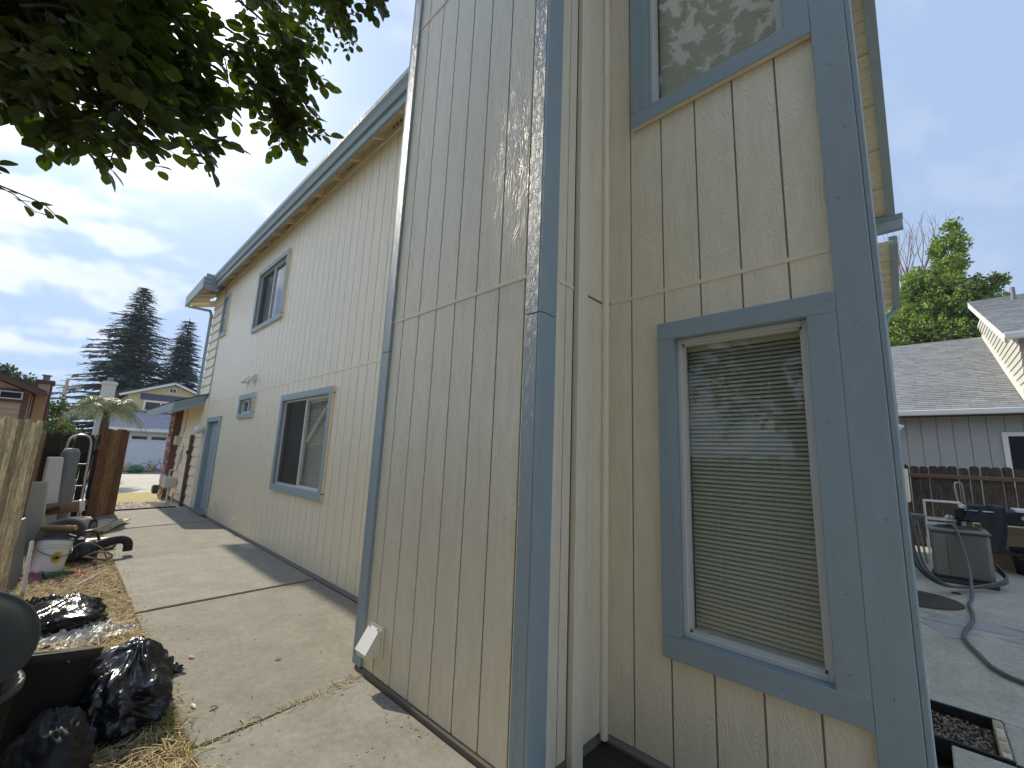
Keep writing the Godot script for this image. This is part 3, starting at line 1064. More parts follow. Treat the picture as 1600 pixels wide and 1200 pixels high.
	s = ns()
	bb(s, Vector3(-0.50, 5.09, -14.17), Vector3(-0.462, 5.385, -12.04), 0.004)
	obj(roof, "fascia_board", s, M.paint_blue)
	for q in [[5.09, 5.24, 0.0], [5.242, 5.33, 0.018], [5.332, 5.40, 0.034]]:
		s = ns()
		bb(s, Vector3(-0.46, q[0], -12.075), Vector3(-0.18, q[1] + 0.07, -12.045 + q[2]), 0.003)
		obj(roof, "return_board", s, M.paint_blue)
	z = -14.0
	while z < -12.2:
		s = ns()
		prism(s, [Vector3(-0.46, 5.25, z), Vector3(0.0, 5.42, z), Vector3(0.0, 5.33, z), Vector3(-0.46, 5.16, z)], Vector3(0, 0, 0.04))
		obj(roof, "rafter_tail", s, M.paint_cream_smooth)
		z += 0.45
	s = ns()
	prism(s, [Vector3(-0.46, 5.27, -14.1), Vector3(0.05, 5.47, -14.1), Vector3(0.05, 5.47, -12.1), Vector3(-0.46, 5.27, -12.1)], Vector3(0, -0.012, 0))
	obj(roof, "eave_sheathing", s, M.paint_cream_smooth)
	s = ns()
	prism(s, [Vector3(-0.45, 5.2, -14.12), Vector3(0.3, 5.5, -14.12), Vector3(0.3, 5.3, -14.12), Vector3(-0.45, 5.08, -14.12)], Vector3(0, 0, 0.04))
	obj(roof, "end_board", s, M.paint_cream_smooth)
	s = ns()
	tube(s, [Vector3(-0.43, 5.08, -14.0), Vector3(-0.10, 4.86, -13.12), Vector3(-0.06, 4.75, -13.09), Vector3(-0.06, 2.6, -13.09)], 0.035, 8)
	obj(roof, "downspout", s, M.paint_blue)

func garage_end():
	# lap boards of the front bay, above and below
	var s := ns()
	fbox(s, FW, -15.52, -12.12, 0.0, 2.5, -0.01, 0.0)
	var g := obj(house, "front_bay_wall", s, M.paint_cream_smooth)
	var v := 2.62
	while v < 5.3:
		s = ns()
		lap(s, -13.05, -12.125, v, v + 0.235)
		obj(g, "lap_board", s, M.paint_cream_smooth)
		v += 0.225
	v = 0.02
	while v < 1.75:
		for q in [[-15.0, -12.96], [-12.86, -12.2]]:
			s = ns()
			lap(s, q[0], q[1], v, v + 0.235)
			obj(g, "lap_board", s, M.paint_cream_smooth)
		v += 0.225
	for u in [[-14.95, -13.45], [-13.43, -12.13]]:
		s = ns()
		fbox(s, FW, u[0], u[1], 1.83, 2.43, 0.0, 0.012, 0.002)
		obj(g, "upper_panel", s, M.paint_cream_smooth)
	s = ns()
	fbox(s, FW, -12.19, -12.095, 0.0, 2.5, 0.0, 0.026, 0.003)
	obj(g, "corner_board", s, M.paint_cream_smooth)
	# brick pier at the street corner
	s = ns()
	bb(s, Vector3(-0.17, -0.1, -15.58), Vector3(0.3, 2.45, -14.98))
	var pier := obj(house, "brick_pier", s, M.mortar)
	s = ns()
	var row := 0
	var y := -0.05
	while y < 2.38:
		var off := 0.1 if row % 2 else 0.0
		for k in 4:
			var z0 := -15.58 + k * 0.205 - off
			var a := maxf(z0, -15.585)
			var b := minf(z0 + 0.193, -14.975)
			if b - a > 0.03:
				s.set_color(brick_tone())
				bb(s, Vector3(-0.185 - rnd(0, 0.008), y, a), Vector3(-0.16, y + 0.06, b), 0.003)
		for k in 3:
			var x0 := -0.185 + k * 0.205 - off
			var a := maxf(x0, -0.185)
			var b := minf(x0 + 0.193, 0.0)
			if b - a > 0.03:
				s.set_color(brick_tone())
				bb(s, Vector3(a, y, -14.99), Vector3(b, y + 0.06, -14.967 + rnd(0, 0.006)), 0.003)
		y += 0.072
		row += 1
	var bk := obj(pier, "bricks", s, M.brick)
	bk.set_meta("kind", "stuff")
	s = ns()
	bb(s, Vector3(-0.17, 0.0, -14.965), Vector3(0.0, 2.42, -14.93), 0.004)
	obj(pier, "pier_board", s, M.trim_brown)
	# eave of the garage
	s = ns()
	bb(s, Vector3(-0.60, 2.17, -17.0), Vector3(-0.565, 2.38, -12.46), 0.004)
	var e := obj(house, "garage_eave", s, M.paint_blue)
	for q in [[0.0, 0.13, 0.0], [0.131, 0.20, 0.016], [0.201, 0.255, 0.03]]:
		s = ns()
		prism(s, [Vector3(-0.605, 2.11 + q[0], -12.45), Vector3(-0.005, 2.36 + q[0], -12.45), Vector3(-0.005, 2.36 + q[1], -12.45), Vector3(-0.605, 2.11 + q[1], -12.45)], Vector3(0, 0, 0.04 + q[2]))
		obj(e, "rake_board", s, M.paint_blue)
	s = ns()
	prism(s, [Vector3(-0.6, 2.39, -17.0), Vector3(2.5, 3.68, -17.0), Vector3(2.5, 3.68, -12.38), Vector3(-0.6, 2.39, -12.38)], Vector3(0, -0.03, 0))
	obj(e, "garage_roof", s, M.roof_dark)
	s = ns()
	prism(s, [Vector3(-0.56, 2.24, -16.95), Vector3(0.0, 2.44, -16.95), Vector3(0.0, 2.44, -12.46), Vector3(-0.56, 2.24, -12.46)], Vector3(0, 0.02, 0))
	bb(s, Vector3(0.0, 2.40, -16.95), Vector3(2.5, 2.44, -15.6))
	obj(e, "porch_soffit", s, M.paint_cream_smooth)
	s = ns()
	bb(s, Vector3(2.3, -0.1, -16.9), Vector3(2.45, 2.4, -16.75), 0.01)
	obj(e, "porch_post", s, M.paint_cream_smooth)

func brick_tone() -> Color:
	var t := rng.randf()
	if t < 0.17:
		return Color(0.52, 0.46, 0.40)
	return Color(0.27, 0.125, 0.085) * rnd(0.6, 1.25)

func lap(s: SurfaceTool, u0: float, u1: float, v0: float, v1: float):
	XF = FW
	prism(s, [Vector3(u0, v0, 0.001), Vector3(u0, v0, 0.036), Vector3(u0, v1, 0.006), Vector3(u0, v1, 0.001)], Vector3(u1 - u0, 0, 0))
	XF = Transform3D.IDENTITY

func small_fittings():
	# paired hooded vents on the long wall
	for z in [-9.12, -8.70]:
		var s := ns()
		var poly := []
		for p in [Vector2(0, 2.72), Vector2(0.03, 2.71), Vector2(0.13, 2.60), Vector2(0.13, 2.575), Vector2(0, 2.60)]:
			poly.append(Vector3(-p.x - 0.001, p.y, z))
		prism(s, poly, Vector3(0, 0, 0.13))
		obj(house, "vent_hood", s, M.white)
	# lamp beside the door
	var s := ns()
	XF = Transform3D(Basis(), Vector3(-0.12, 1.66, -12.02))
	lathe(s, [Vector2(0.0, 0.0), Vector2(0.05, 0.005), Vector2(0.085, 0.06), Vector2(0.085, 0.14), Vector2(0.05, 0.17), Vector2(0.0, 0.175)], 14)
	XF = Transform3D.IDENTITY
	bb(s, Vector3(-0.06, 1.74, -12.05), Vector3(-0.02, 1.84, -11.99), 0.004)
	obj(house, "door_lamp", s, M.white)
	# faucets low on the wall
	for q in [[0.18, -10.25], [0.16, -8.55], [0.30, -9.95]]:
		s = ns()
		tube(s, [Vector3(0.0, q[0], q[1]), Vector3(-0.06, q[0], q[1]), Vector3(-0.085, q[0] - 0.04, q[1])], 0.014, 8)
		tube(s, [Vector3(-0.05, q[0], q[1]), Vector3(-0.05, q[0] + 0.05, q[1])], 0.022, 8)
		obj(house, "faucet", s, M.paint_cream_smooth)
	# meter, box and pipes on the front bay
	s = ns()
	bb(s, Vector3(-0.30, 0.28, -14.35), Vector3(-0.08, 0.56, -14.02), 0.03)
	XF = Transform3D(Basis(Vector3(0, 0, 1), PI / 2), Vector3(-0.28, 0.5, -14.45))
	lathe(s, [Vector2(0, -0.06), Vector2(0.1, -0.06), Vector2(0.11, 0.0), Vector2(0.1, 0.06), Vector2(0, 0.06)], 14)
	XF = Transform3D.IDENTITY
	var gm := obj(house, "gas_meter", s, M.wall_pale)
	s = ns()
	tube(s, [Vector3(-0.18, -0.1, -14.1), Vector3(-0.18, 0.28, -14.1)], 0.025, 8)
	tube(s, [Vector3(-0.18, 0.56, -14.3), Vector3(-0.18, 0.72, -14.3), Vector3(-0.08, 0.74, -14.1), Vector3(-0.08, 1.25, -13.9)], 0.02, 8)
	tube(s, [Vector3(-0.12, -0.1, -13.75), Vector3(-0.12, 0.18, -13.75), Vector3(-0.1, 0.2, -13.2)], 0.02, 8)
	obj(gm, "pipe", s, M.wall_pale)
	s = ns()
	bb(s, Vector3(-0.14, 1.38, -14.8), Vector3(-0.02, 1.62, -14.55), 0.01)
	obj(house, "meter_box", s, M.wall_pale)
	s = ns()
	tube(s, [Vector3(-0.03, 1.62, -14.3), Vector3(-0.03, 2.4, -14.2)], 0.012, 6)
	tube(s, [Vector3(-0.04, 0.9, -14.0), Vector3(-0.04, 1.4, -14.0), Vector3(-0.04, 1.45, -14.5)], 0.014, 6)
	obj(house, "conduit", s, M.wall_pale)
	# brown gate post fixed to the front bay
	s = ns()
	bb(s, Vector3(-0.10, -0.05, -12.955), Vector3(-0.026, 1.60, -12.865), 0.004)
	XF = Transform3D(Basis(Vector3(1, 0, 0), 0.0), Vector3(-0.063, 1.60, -12.91))
	tube(s, [Vector3(-0.037, 0, 0), Vector3(0.037, 0, 0)], 0.045, 12)
	XF = Transform3D.IDENTITY
	obj(house, "gate_post", s, M.trim_brown)
	s = ns()
	bb(s, Vector3(-0.135, 1.18, -12.93), Vector3(-0.10, 1.26, -12.86), 0.005)
	obj(house, "gate_latch", s, M.black_plastic)
	# boxes and lines on the back wall
	s = ns()
	bb(s, Vector3(2.95, 1.18, -0.22), Vector3(3.18, 1.47, -0.105), 0.006)
	obj(house, "electric_box", s, M.paint_cream_smooth)
	s = ns()
	tube(s, [Vector3(3.1, 1.85, -0.25), Vector3(3.1, 1.85, -0.14), Vector3(3.1, 1.83, -0.12)], [0.035, 0.035, 0.045], 10)
	obj(house, "wall_lamp", s, M.white)
	s = ns()
	bb(s, Vector3(4.6, 0.0, -0.34), Vector3(4.72, 1.2, -0.24), 0.004)
	obj(house, "conduit_cover", s, M.paint_blue)
	s = ns()
	tube(s, [Vector3(0.14, 0.0, -0.07), Vector3(0.14, 0.75, -0.07)], 0.012, 8)
	obj(house, "conduit", s, M.white)

# ---------------------------------------------------------------- fences
func board(p: Node, s_name: String, a: Vector3, dir: Vector3, wide: float, high: float, thick: float, m: Material, ear := 0.03, lean := 0.0):
	# an upright board; a is the middle of its foot, dir runs along the fence
	var s := ns()
	var d := dir.normalized()
	var nrm := d.cross(Vector3.UP).normalized()
	UO = Vector2(rnd(0, 4), rnd(0, 4))
	XF = Transform3D(Basis(d, Vector3.UP, -nrm) * Basis(Vector3(0, 0, 1), lean), a)
	var w := wide / 2
	prism_c(s, [Vector3(-w, 0, 0), Vector3(w, 0, 0), Vector3(w, high - ear, 0), Vector3(w - ear, high, 0), Vector3(-w + ear, high, 0), Vector3(-w, high - ear, 0)], Vector3(0, 0, thick))
	XF = Transform3D.IDENTITY
	UO = Vector2.ZERO
	obj(p, s_name, s, m)

func prism_c(s: SurfaceTool, poly: Array, off: Vector3):
	prism(s, poly, off)

func fence_run(n: String, a: Vector3, b: Vector3, high: float, m: Material, label: String, group := "", opt := {}) -> Node3D:
	var f := base(n, a, label, "fence", group)
	var d := (b - a)
	var L := d.length()
	d = d / L
	var pitch: float = opt.get("pitch", 0.148)
	var k := 0
	var nrm := d.cross(Vector3.UP).normalized() * float(opt.get("side", 1.0))
	while k * pitch + 0.07 < L:
		var hh := high + rnd(-0.025, 0.025)
		if rng.randf() > float(opt.get("gone", 0.0)):
			board(f, "fence_board", d * (k * pitch + 0.07 + rnd(-0.004, 0.004)) + nrm * rnd(-0.006, 0.006), d, 0.138 + rnd(-0.006, 0.002), hh, 0.017, (opt.mats[k % opt.mats.size()] if opt.has("mats") else m), opt.get("ear", 0.03), rnd(-0.008, 0.008))
		k += 1
	for y in opt.get("rails", [0.3, high - 0.35]):
		var s := ns()
		UO = Vector2(rnd(0, 4), rnd(0, 4))
		bar(s, Vector3(0, y, 0) - nrm * 0.035, d * L + Vector3(0, y, 0) - nrm * 0.035, 0.04, 0.09, Vector3.UP, 0.003)
		obj(f, "rail", s, opt.get("rail_mat", m))
	if opt.get("posts", true):
		for t in [0.04, L - 0.04]:
			var s := ns()
			bb(s, d * t - nrm * 0.09 + Vector3(-0.045, -0.1, -0.045), d * t - nrm * 0.09 + Vector3(0.045, high + 0.02, 0.045), 0.004)
			obj(f, "post", s, m)
	UO = Vector2.ZERO
	return f

func fences():
	fence_run("fence_panel", Vector3(-2.63, -0.08, -5.30), Vector3(-2.405, -0.08, -6.27), 1.66, M.fence_grey, "grey weathered plank fence panel nearest the camera at the left edge", "", {"side": 1.0, "posts": false, "mats": [M.fence_pale, M.fence_grey, M.fence_pale, M.fence_dim, M.fence_grey]})
	fence_run("fence_panel", Vector3(-3.6, -0.08, 3.0), Vector3(-2.75, -0.08, -4.7), 1.62, M.fence_grey, "long side-yard fence mirrored in the house windows, outside the left edge", "", {"side": -1.0})
	fence_run("fence_panel", Vector3(-2.43, -0.08, -6.75), Vector3(-2.47, -0.08, -11.9), 1.60, M.fence_tan, "tan fence run behind the white boards and the bucket", "", {"side": 1.0, "gone": 0.12})
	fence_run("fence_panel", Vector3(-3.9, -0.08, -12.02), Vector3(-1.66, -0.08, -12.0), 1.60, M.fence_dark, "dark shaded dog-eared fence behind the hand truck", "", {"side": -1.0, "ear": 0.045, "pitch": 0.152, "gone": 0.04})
	fence_run("gate", Vector3(-1.73, -0.04, -11.30), Vector3(-1.29, -0.04, -11.95), 1.68, M.fence_orange, "open plank gate stained orange and grey beside the walkway", "", {"ear": 0.0, "pitch": 0.105, "posts": false, "side": 1.0, "mats": [M.fence_orange, M.fence_orange, M.fence_amber, M.fence_amber, M.fence_tan]})
	# right yard
	fence_run("fence_panel", Vector3(10.0, 0.0, -2.2), Vector3(10.0, 0.0, 6.0), 1.60, M.fence_brown, "dark brown dog-eared plank fence behind the patio grill", "", {"ear": 0.03, "pitch": 0.142, "side": 1.0, "rails": [0.35], "gone": 0.03})
	var s := ns()
	bar(s, Vector3(9.955, 1.41, -2.2), Vector3(9.955, 1.38, 6.0), 0.05, 0.075, Vector3.UP, 0.004)
	tag(obj(self, "top_rail", s, M.rail_rust), "long rust-brown rail fixed across the brown patio fence", "rail")

# ---------------------------------------------------------------- far houses
func win_simple(p: Node, fr: Transform3D, r: Rect2, m_frame: Material, mull: int, fw := 0.09):
	var s := ns()
	for q in [[r.position.x, r.end.x, r.position.y, r.position.y + fw], [r.position.x, r.end.x, r.end.y - fw, r.end.y], [r.position.x, r.position.x + fw, r.position.y + fw, r.end.y - fw], [r.end.x - fw, r.end.x, r.position.y + fw, r.end.y - fw]]:
		fbox(s, fr, q[0], q[1], q[2], q[3], 0.0, 0.05, 0.004)
	for k in mull:
		var u := lerpf(r.position.x, r.end.x, (k + 1.0) / (mull + 1.0))
		fbox(s, fr, u - fw * 0.3, u + fw * 0.3, r.position.y + fw, r.end.y - fw, 0.0, 0.045, 0.003)
	var w := obj(p, "window", s, m_frame)
	s = ns()
	fbox(s, fr, r.position.x + fw * 0.8, r.end.x - fw * 0.8, r.position.y + fw * 0.8, r.end.y - fw * 0.8, 0.002, 0.02)
	obj(w, "pane", s, M.dark_glass)

func courses(p: Node, fr: Transform3D, u0: float, u1: float, v0: float, v1: float, exposure: float, m: Material, n := "lap_board"):
	var v := v0
	while v < v1 - 0.02:
		var s := ns()
		XF = fr
		var e := minf(v + exposure, v1)
		prism(s, [Vector3(u0, v, 0.0), Vector3(u0, v, 0.022), Vector3(u0, e, 0.005), Vector3(u0, e, 0.0)], Vector3(u1 - u0, 0, 0))
		XF = Transform3D.IDENTITY
		obj(p, n, s, m)
		v += exposure

func shingles(p: Node, a: Vector3, along: Vector3, up: Vector3, lo: Color, hi: Color, expo := 0.14, tab := 0.30) -> MeshInstance3D:
	# overlapping shingle courses on the slope a + along, a + up
	var s := ns()
	var L := along.length()
	var H := up.length()
	var x := along / L
	var y := up / H
	var z := x.cross(y).normalized()
	if z.y < 0:
		z = -z
	var v := 0.0
	var row := 0
	while v < H:
		var u := -rnd(0, tab)
		while u < L:
			var w := tab * rnd(0.7, 1.25)
			var u0 := maxf(u, 0.0)
			var u1 := minf(u + w - 0.006, L)
			if u1 > u0:
				s.set_color(lo.lerp(hi, rng.randf()))
				var e := minf(expo * 1.15, H - v)
				var t0 := rnd(0.010, 0.016)
				var q := [a + x * u0 + y * v + z * t0, a + x * u1 + y * v + z * t0, a + x * u1 + y * (v + e) + z * 0.002, a + x * u0 + y * (v + e) + z * 0.002]
				quad(s, q[0], q[1], q[2], q[3], z)
				quad(s, q[0], q[1], q[1] - z * t0, q[0] - z * t0, -y)
			u += w
		v += expo
		row += 1
	var o := obj(p, "shingles", s, M.shingle)
	o.set_meta("kind", "stuff")
	return o

func far_houses():
	# house across the street
	var h := base("garage_house", Vector3(0, -0.12, -33.0), "yellow and slate two-storey house with white garage door across the street", "house")
	var s := ns()
	bb(s, Vector3(-0.4, 0, -8.0), Vector3(5.2, 3.4, -0.8))
	var w1 := obj(h, "wall", s, M.wall_slate)
	s = ns()
	bb(s, Vector3(0.0, 0, -0.8), Vector3(4.6, 2.25, 0.0))
	obj(h, "garage_front", s, M.door_white)
	# the garage door: four rows of panels, a row of lights
	var FG := Transform3D(Basis(), Vector3.ZERO)
	s = ns()
	bb(s, Vector3(0.36, 0, 0.0), Vector3(4.0, 2.05, 0.03))
	var gd := obj(h, "garage_door", s, M.door_white)
	for r in 4:
		for c in 4:
			s = ns()
			var x0 := 0.44 + c * 0.88
			var y0 := 0.06 + r * 0.5
			bb(s, Vector3(x0, y0, 0.03), Vector3(x0 + 0.80, y0 + 0.42, 0.045), 0.012)
			obj(gd, "panel", s, M.door_white)
			if r == 3:
				s = ns()
				bb(s, Vector3(x0 + 0.06, y0 + 0.12, 0.046), Vector3(x0 + 0.74, y0 + 0.30, 0.052))
				obj(gd, "pane", s, M.dark_glass)
	for q in [[0.2, 0.36, 0.0, 2.2], [4.0, 4.16, 0.0, 2.2], [0.2, 4.16, 2.08, 2.26]]:
		s = ns()
		bb(s, Vector3(q[0], q[2], 0.0), Vector3(q[1], q[3], 0.06), 0.004)
		obj(h, "garage_trim", s, M.white)
	# lower roof
	s = ns()
	prism(s, [Vector3(-0.7, 2.28, 0.5), Vector3(5.0, 2.28, 0.5), Vector3(5.0, 3.42, -1.0), Vector3(-0.7, 3.42, -1.0)], Vector3(0, -0.12, 0))
	var lr := obj(h, "lower_roof", s, M.roof_dark)
	shingles(lr, Vector3(-0.7, 2.285, 0.5), Vector3(5.7, 0, 0), Vector3(0, 1.13, -1.5), lin(0.075, 0.072, 0.10), lin(0.12, 0.115, 0.15))
	s = ns()
	bb(s, Vector3(-0.75, 2.13, 0.5), Vector3(5.05, 2.30, 0.58), 0.01)
	obj(lr, "gutter", s, M.white)
	# upper storey
	s = ns()
	prism(s, [Vector3(0.05, 3.3, -1.0), Vector3(4.3, 3.3, -1.0), Vector3(4.3, 4.3, -1.0), Vector3(2.15, 5.15, -1.0), Vector3(0.05, 4.3, -1.0)], Vector3(0, 0, -7.0))
	var up := obj(h, "upper_wall", s, M.wall_yellow)
	courses(up, Transform3D(Basis(), Vector3(0, 0, -1.0)), 0.62, 4.2, 4.08, 4.48, 0.1, M.wall_slate)
	courses(up, Transform3D(Basis(), Vector3(0, 0, -1.0)), 0.08, 4.25, 3.32, 4.08, 0.14, M.wall_yellow)
	win_simple(up, Transform3D(Basis(), Vector3(0, 0, -0.97)), R(0.80, 3.36, 2.5, 4.06), M.white, 1, 0.11)
	win_simple(up, Transform3D(Basis(), Vector3(0, 0, -0.99)), R(1.92, 4.62, 2.30, 4.96), M.white, 1, 0.05)
	for q in [[Vector3(-0.35, 4.22, -0.75), Vector3(2.15, 5.24, -0.75)], [Vector3(2.15, 5.24, -0.75), Vector3(4.65, 4.22, -0.75)]]:
		s = ns()
		bar(s, q[0], q[1], 0.05, 0.13, Vector3.UP)
		obj(up, "rake_board", s, M.white)
		s = ns()
		prism(s, [q[0] + Vector3(0, 0.07, 0), q[1] + Vector3(0, 0.07, 0), q[1] + Vector3(0, 0.07, -7.5), q[0] + Vector3(0, 0.07, -7.5)], Vector3(0, 0.08, 0))
		obj(up, "upper_roof", s, M.roof_dark)
	# chimney
	s = ns()
	bb(s, Vector3(-1.12, 0, -1.6), Vector3(-0.52, 4.95, -1.0), 0.01)
	bb(s, Vector3(-1.17, 4.75, -1.65), Vector3(-0.47, 4.9, -0.95), 0.02)
	var ch := obj(h, "chimney", s, M.wall_pale)
	s = ns()
	bb(s, Vector3(-0.95, 4.95, -1.45), Vector3(-0.69, 5.2, -1.15), 0.02)
	obj(ch, "flue_cap", s, M.metal_grey)
	s = ns()
	tube(s, [Vector3(2.45, 4.6, -0.7), Vector3(2.4, 5.4, -0.7)], 0.015, 5)
	tube(s, [Vector3(2.2, 5.25, -0.7), Vector3(2.6, 5.3, -0.7)], 0.01, 5)
	obj(up, "antenna", s, M.metal)
	# tan neighbour, left
	h = base("tan_house", Vector3(-2.98, -0.1, -16.0), "tan house with brown trim and tall chimney behind the left fence", "house")
	s = ns()
	prism(s, [Vector3(-6, 0, 0), Vector3(0, 0, 0), Vector3(0, 2.62, 0), Vector3(-3.0, 3.9, 0), Vector3(-6, 2.62, 0)], Vector3(0, 0, -6.0))
	w1 = obj(h, "wall", s, M.wall_tan)
	courses(w1, Transform3D(Basis(), Vector3.ZERO), -5.9, -0.1, 0.1, 2.36, 0.13, M.wall_tan)
	s = ns()
	bb(s, Vector3(-0.09, 0, -0.01), Vector3(0.012, 2.6, 0.04), 0.004)
	bb(s, Vector3(-5.9, 2.62, 0.0), Vector3(-0.1, 2.68, 0.03))
	bb(s, Vector3(-1.3, 2.36, 0.024), Vector3(-0.06, 2.42, 0.05))
	obj(w1, "trim", s, M.trim_brown)
	win_simple(w1, Transform3D(Basis(), Vector3(0, 0, 0.02)), R(-1.2, 2.42, -0.10, 2.61), M.white, 2, 0.025)
	for q in [[Vector3(0.28, 2.58, 0.2), Vector3(-3.0, 3.98, 0.2)], [Vector3(-3.0, 3.98, 0.2), Vector3(-6.3, 2.58, 0.2)]]:
		s = ns()
		bar(s, q[0], q[1], 0.05, 0.11, Vector3.UP)
		obj(h, "barge_board", s, M.trim_brown)
		s = ns()
		prism(s, [q[0] + Vector3(0, 0.05, 0.02), q[1] + Vector3(0, 0.05, 0.02), q[1] + Vector3(0, 0.05, -6.6), q[0] + Vector3(0, 0.05, -6.6)], Vector3(0, 0.05, 0))
		obj(h, "roof", s, M.roof_dark)
	s = ns()
	bb(s, Vector3(0.05, 0, -1.3), Vector3(0.33, 3.0, -0.75), 0.006)
	ch = obj(h, "chimney", s, M.wall_tan)
	for q in [[0.30, 0.345, -0.79, -0.735, 3.0], [0.035, 0.08, -0.79, -0.735, 3.0]]:
		s = ns()
		bb(s, Vector3(q[0], 0, q[2]), Vector3(q[1], q[4], q[3]), 0.004)
		obj(ch, "corner_board", s, M.trim_brown)
	s = ns()
	bb(s, Vector3(0.01, 2.94, -1.34), Vector3(0.37, 3.04, -0.71), 0.01)
	obj(ch, "chimney_cap", s, M.trim_brown)
	s = ns()
	tube(s, [Vector3(0.19, 3.04, -1.0), Vector3(0.19, 3.16, -1.0)], 0.07, 10)
	tube(s, [Vector3(0.19, 3.17, -1.0), Vector3(0.19, 3.2, -1.0)], 0.10, 10)
	obj(ch, "flue_cap", s, M.metal_grey)
	# grey neighbour, right
	h = base("grey_house", Vector3(14.0, 0, 0), "grey neighbour house with shingle roof and white gutter beyond the patio fence", "house")
	var F := Transform3D(Basis(Vector3(0, 0, 1), Vector3(0, 1, 0), Vector3(-1, 0, 0)), Vector3.ZERO)
	s = ns()
	bb(s, Vector3(0.02, 0, -6.0), Vector3(9, 3.05, 10.0))
	w1 = obj(h, "wall", s, M.wall_grey)
	for k in 40:
		s = ns()
		UO = Vector2(rnd(0, 3), rnd(0, 3))
		var u0 := -3.0 + k * 0.305
		for q in cut(R(u0 + 0.008, 0.0, u0 + 0.297, 3.0), [R(1.5, 1.2, 2.95, 2.55)]):
			fbox(s, F, q.position.x, q.end.x, q.position.y, q.end.y, -0.02, 0.0, 0.002)
		obj(w1, "siding_board", s, M.wall_grey)
	UO = Vector2.ZERO
	win_simple(w1, F, R(1.5, 1.2, 2.95, 2.55), M.white, 1, 0.10)
	s = ns()
	prism(s, [Vector3(-0.40, 3.08, -6.5), Vector3(-0.40, 3.08, 10.0), Vector3(6.2, 6.42, 10.0), Vector3(6.2, 6.42, -6.5)], Vector3(0, -0.15, 0))
	var rf := obj(h, "roof", s, M.roof_dark)
	shingles(rf, Vector3(-0.42, 3.085, -2.5), Vector3(0, 0, 8.0), Vector3(6.62, 3.35, 0), lin(0.029, 0.031, 0.032), lin(0.055, 0.058, 0.060), 0.15, 0.33)
	s = ns()
	bb(s, Vector3(-0.52, 2.98, -6.5), Vector3(-0.40, 3.12, 10.0), 0.015)
	obj(rf, "gutter", s, M.white)
	# its upper storey: side wall follows the lower roof
	s = ns()
	prism(s, [Vector3(-0.2, 3.2, 2.02), Vector3(6.3, 6.45, 2.02), Vector3(6.3, 7.6, 2.02), Vector3(0.35, 5.1, 2.02), Vector3(-0.2, 4.9, 2.02)], Vector3(0, 0, 6.0))
	var uw := obj(h, "upper_wall", s, M.wall_pale)
	var v := 3.6
	while v < 7.2:
		s = ns()
		var xa := maxf(-0.2, (v - 5.02) / 0.42 + 0.2)
		var xb := (v - 3.3) / 0.5
		if xb > xa + 0.1:
			XF = Transform3D(Basis(Vector3(-1, 0, 0), Vector3(0, 1, 0), Vector3(0, 0, -1)), Vector3(0, 0, 2.02))
			prism(s, [Vector3(-xb, v, 0.0), Vector3(-xb, v, 0.03), Vector3(-xb, v + 0.19, 0.005), Vector3(-xb, v + 0.19, 0.0)], Vector3(xb - xa, 0, 0))
			XF = Transform3D.IDENTITY
			obj(uw, "lap_board", s, M.wall_pale)
		v += 0.19
	s = ns()
	bar(s, Vector3(-0.7, 4.78, 1.75), Vector3(6.1, 7.66, 1.75), 0.05, 0.2, Vector3.UP)
	obj(uw, "barge_board", s, M.white)
	s = ns()
	bar(s, Vector3(-0.3, 3.28, 1.98), Vector3(6.1, 6.42, 1.98), 0.06, 0.16, Vector3.UP)
	obj(uw, "wall_trim", s, M.white)
	s = ns()
	prism(s, [Vector3(-0.75, 4.86, 1.73), Vector3(6.15, 7.78, 1.73), Vector3(6.15, 7.78, 9.0), Vector3(-0.75, 4.86, 9.0)], Vector3(0, -0.06, 0))
	var ur := obj(h, "upper_roof", s, M.roof_dark)
	shingles(ur, Vector3(-0.78, 4.87, 1.72), Vector3(0, 0, 5.0), Vector3(6.93, 2.93, 0), lin(0.029, 0.031, 0.032), lin(0.055, 0.058, 0.060), 0.15, 0.33)
	s = ns()
	bb(s, Vector3(-0.9, 4.74, 1.7), Vector3(-0.76, 4.9, 9.0), 0.015)
	obj(ur, "gutter", s, M.white)
	s = ns()
	tube(s, [Vector3(5.0, 7.2, 2.7), Vector3(5.0, 7.75, 2.7)], 0.06, 8)
	obj(ur, "vent_pipe", s, M.metal_grey)

